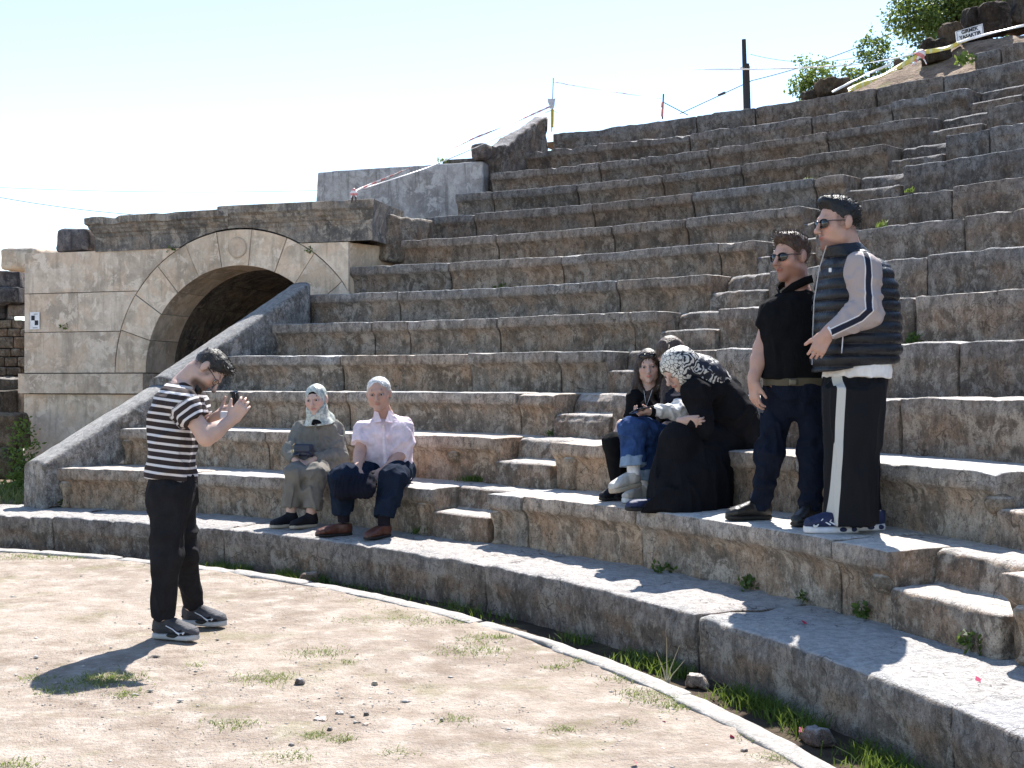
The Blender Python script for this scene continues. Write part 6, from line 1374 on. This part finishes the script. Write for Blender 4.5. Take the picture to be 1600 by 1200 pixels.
plate('black_square', s0 - ws * .13, s0 - ws * .5, zb + hs_ * .52, zb + hs_ * .80, -.0185, M['ink'], card, .002); plate('black_square', s0 - ws * .5, s0 - ws * .87, zb + hs_ * .24, zb + hs_ * .52, -.0185, M['ink'], card, .002)
plate('print_line', s0 - ws * .3, s0 - ws * .8, zb + hs_ * .07, zb + hs_ * .10, -.0185, M['ink'], card, .002); plate('print_line', s0 - ws * .4, s0 - ws * .8, zb + hs_ * .87, zb + hs_ * .90, -.0185, M['ink'], card, .002)

# ---------------------------------------------------------------- notice board
YS = 13.95; c4 = [W(1495, 66, YS), W(1537, 54, YS), W(1535, 37, YS), W(1493, 49.5, YS)]
V = [p + [0, q, 0] for q in (0, .02) for p in c4]
sg = mesh('notice_board', V, [(0, 1, 2, 3), (4, 7, 6, 5), (0, 4, 5, 1), (1, 5, 6, 2), (2, 6, 7, 3), (3, 7, 4, 0)], M['card'], None, False); tag(sg, 'white notice board lettered GIRMEK YASAKTIR propped on the earth slope', 'sign')
ang = math.atan2(c4[1][2] - c4[0][2], c4[1][0] - c4[0][0]); ex = unit(c4[1] - c4[0]); ez = unit(c4[3] - c4[0]); ctr = np.mean(c4, 0)
bw, bh = np.linalg.norm(c4[1] - c4[0]), np.linalg.norm(c4[3] - c4[0])
for q in ((0, 0, 1, 0), (0, 1, 1, 1), (0, 0, 0, 1), (1, 0, 1, 1)):
    a = c4[0] + ex * bw * (.03 + .94 * q[0]) + ez * bh * (.06 + .88 * q[1]); b = c4[0] + ex * bw * (.03 + .94 * q[2]) + ez * bh * (.06 + .88 * q[3]); V, F = tube([a + [0, -.002, 0], b + [0, -.002, 0]], .0022, 4); mesh('border_line', V, F, M['ink'], sg)
for txt, off in (('GIRMEK', .22), ('YASAKTIR', -.24)):
    cu = bpy.data.curves.new('txt', 'FONT'); cu.body = txt; cu.align_x = 'CENTER'; cu.align_y = 'CENTER'; cu.size = bh * .46; cu.extrude = .001; cu.offset = .0018
    ob = bpy.data.objects.new('txt', cu); COL.objects.link(ob); dg = bpy.context.evaluated_depsgraph_get(); me = bpy.data.meshes.new_from_object(ob.evaluated_get(dg)); bpy.data.objects.remove(ob)
    V = np.array([ctr + ex * v.co.x + ez * (v.co.y + off * bh) + np.array([0, -.004 - v.co.z, 0]) for v in me.vertices]); mesh('lettering', V, [tuple(p.vertices) for p in me.polygons], M['ink'], sg, False)

# ---------------------------------------------------------------- rods, tapes, wires, pole
def band_mat(name, a, b, per=.16, fr=.5):
    t = NT(name); u = t.math('FRACT', t.math('DIVIDE', t.attr('u'), per)); return t.done(t.mix(t.rmp(u, fr - .02, fr + .02), a, b), .45, .4)
M['tape_rw'] = band_mat('red_white_tape', (.55, .20, .20), (.68, .62, .62)); M['tape_y'] = band_mat('yellow_black_tape', (.62, .50, .10), (.66, .60, .32), .12, .7); M['tape_w'] = simple('white_tape', (.75, .74, .74), .4); M['rust'] = simple('rusty_steel', (.07, .05, .04), .8, .2, 90, .5, .4); M['yellow'] = simple('yellow_wrap', (.40, .30, .05), .6)
def tape(label, pts, w, mat, sag=.0, twist=0, name='barrier_tape', n=30):
    pts = np.asarray(pts, float); V = []; U = []; d = np.cumsum([0] + [np.linalg.norm(b - a) for a, b in zip(pts[:-1], pts[1:])]); s = np.linspace(0, d[-1], n)
    for i, q in enumerate(s):
        p = np.array([np.interp(q, d, pts[:, k]) for k in range(3)]); f = q / d[-1]; p[2] -= sag * 4 * f * (1 - f); a = twist * f * 6.28 + .9 + .5 * math.sin(f * 9); e = np.array([0, math.cos(a), math.sin(a)]) * w / 2
        nn = np.array([0, -math.sin(a), math.cos(a)]) * .0012
        V += [p - e - nn, p + e - nn, p + e + nn, p - e + nn]; U += [q] * 4
    F = [tuple(f) for f in grid_faces(n, 4, wrap=True)]
    o = mesh(name, V, F, mat, None, True, {'u': U}); tag(o, label, 'tape', 'barrier tapes above the seats'); return o
K0 = W(553, 299, 13.7); R13 = W(863, 165, 16.5)
tape('red and white tape running up from the cornice to the first rod', [K0, W(735, 212, 15.3), R13], .026, M['tape_rw'], .05, 1.2); tape('thin white tape sagging below the red and white one', [K0, W(670, 259, 15.0), W(790, 210, 16.0)], .014, M['tape_w'], .02, .3)
for i, (dx, dz) in enumerate(((-.03, -.10), (.03, -.09), (.0, .03))):
    if i == 0:
        V, F = tube([K0 + [-.02, 0, -.13], K0 + [-.015, 0, 0]], .012, 6); kn = mesh('tape_stake', V, F, M['rust'], None); tag(kn, 'short stake with knotted red and white tape on the cornice', 'stake'); V, F = tube([K0 + [.03, 0, -.13], K0 + [.01, 0, 0]], .010, 6); mesh('stake_leg', V, F, M['rust'], kn)
    S = SDF(.006); S.ell(K0 + [dx * .7, 0, dz * .25], (.022, .02, .03), None, .01); S.cap(K0, K0 + [dx, -.01, dz * .7], .012, .008, .01); o = sdf_mesh('tape_knot', S, M['tape_rw'], kn, None, lambda V: {'u': V[:, 2] * 3})
rod = empty('steel_rod', tuple(W(864, 205, 16.5)), 'taller steel rod with grey cap sheet and yellow wrap at the skyline', 'rod')
V, F = tube([W(862, 206, 16.5), W(864.5, 122, 16.5)], .007, 6); mesh('shaft', V, F, M['rust'], rod); V, F = tube([W(863, 199, 16.5), W(863, 171, 16.5)], .020, 8); mesh('yellow_wrap', V, F, M['yellow'], rod)
S = SDF(.008); S.loft([W(862, 170, 16.49), W(862, 154, 16.49)], [.032, .055], [.018, .024], X_, 0, ex=3); sdf_mesh('plastic_cap', S, simple('grey_plastic', (.42, .42, .46), .5), rod, lambda p: .006 * fbm(p * 25, 2, 1))
for dx in (-11, 8): V, F = tube([W(863, 172, 16.48), W(863 + dx, 176, 16.48)], .005, 5); mesh('wrap_tail', V, F, M['yellow'], rod)
rod2 = empty('steel_rod', tuple(W(1036, 184, 15.6)), 'shorter rusty rod tied with red tape on the skyline', 'rod'); V, F = tube([W(1035, 186, 15.6), W(1036.5, 147, 15.6)], .011, 6); mesh('shaft', V, F, M['rust'], rod2)
for a, b in ((160, 168), (170, 182)): V, F = tube([W(1035, a, 15.58), W(1034, b, 15.58)], .014, 6); mesh('tape_wrap', V, F, M['tape_rw'], rod2); rod2.children[-1].data.attributes.new('u', 'FLOAT', 'POINT')
V, F = tube([W(1036.5, 160, 15.6), W(1075, 180, 15.8)], .006, 6); tag(mesh('slanting_wire', V, F, M['rust'], None), 'short dark wire slanting down from the shorter rod', 'wire')
tape('thin red and white string between the two skyline rods', [W(865, 128, 16.5), W(950, 140, 16.0), W(1034, 154, 15.6)], .012, M['tape_rw'], .02, 1)
tape('white tape stretched from the utility pole side to the tape knot', [W(1080, 108, 17), W(1300, 92, 16.0), W(1436, 82, 13.6)], .018, M['tape_w'], .10, .6)
tape('yellow warning tape along the edge of the bare earth', [W(1325, 141, 13.3), W(1380, 116, 13.5), W(1438, 86, 13.6)], .065, M['tape_y'], .01, .05); tape('white tape lying beside the yellow one', [W(1300, 144, 13.5), W(1350, 118, 13.7), W(1392, 100, 13.8)], .03, M['tape_w'], .0, .05)
tape('yellow tape hanging below the notice board', [W(1440, 82, 13.6), W(1480, 74, 13.6), W(1512, 62, 13.6)], .05, M['tape_y'], .01, .2); tape('pinkish white tape rising to the right edge past the notice board', [W(1495, 67, 13.6), W(1540, 54, 13.4), W(1640, 30, 13.2)], .03, M['tape_w'], .0, .1)
S = SDF(.008); c = W(1439, 84, 13.58); S.ell(c, (.05, .04, .05), None, 0); S.cap(c, c + [-.10, 0, -.14], .016, .010, .02); S.cap(c, c + [.06, 0, -.12], .014, .010, .02); S.cap(c, c + [-.14, 0, .0], .014, .008, .02)
o = sdf_mesh('tape_knot', S, M['tape_rw'], None, lambda p: .008 * fbm(p * 20, 2, 2), lambda V: {'u': V[:, 0] + V[:, 2] * 2}); tag(o, 'bunched knot of red and white tape on the earth slope', 'tape')
def wire(label, pts, r, sag=.0):
    a, b = np.asarray(pts[0]), np.asarray(pts[1]); P_ = [a + (b - a) * f - np.array([0, 0, sag * 4 * f * (1 - f)]) for f in np.linspace(0, 1, 24)]; V, F = tube(P_, r, 5); o = mesh('wire', V, F, M['cable'], None); tag(o, label, 'wire', 'overhead wires')
M['cable'] = simple('dark_cable', (.05, .055, .06), .7)
YP = 42.0; M['polewood'] = simple('tarred_wood', (.030, .034, .040), .8, .2, 20, .4)
pole = empty('utility_pole', tuple(W(1166, 240, YP)), 'dark wooden utility pole rising behind the skyline row', 'utility pole'); V, F = tube([W(1168, 260, YP), W(1162, 62, YP)], [.10, .075], 10); mesh('shaft', V, F, M['polewood'], pole); V, F = tube([W(1172, 260, YP), W(1167, 100, YP)], [.09, .08], 10); mesh('stub', V, F, M['polewood'], pole); V, F = tube([W(1156, 107, YP), W(1172, 105, YP)], .05, 6); mesh('bracket', V, F, M['tape_w'], pole)
wire('lower overhead wire crossing behind the pole up to the tree', (W(1062, 178, YP), W(1175, 126, YP)), .016); wire('overhead wire from the pole to the tree', (W(1175, 126, YP), W(1415, 42, YP)), .016, .15); wire('thin wire from the pole under the tree', (W(1172, 85, YP), W(1450, 50, YP)), .010, .6)
wire('upper faint wire at the far left of the sky', (W(-60, 290, 60), W(520, 297, 60)), .012, .2); wire('lower wire dipping behind the cornice at far left', (W(-60, 297, 55), W(300, 340, 60)), .018, .25)
V, F = tube([W(1122, 149, YP - .1), W(1133, 145, YP - .1)], .05, 6); tag(mesh('wire_joint', V, F, M['cable'], None), 'dark splice sleeve on the overhead wire', 'splice')
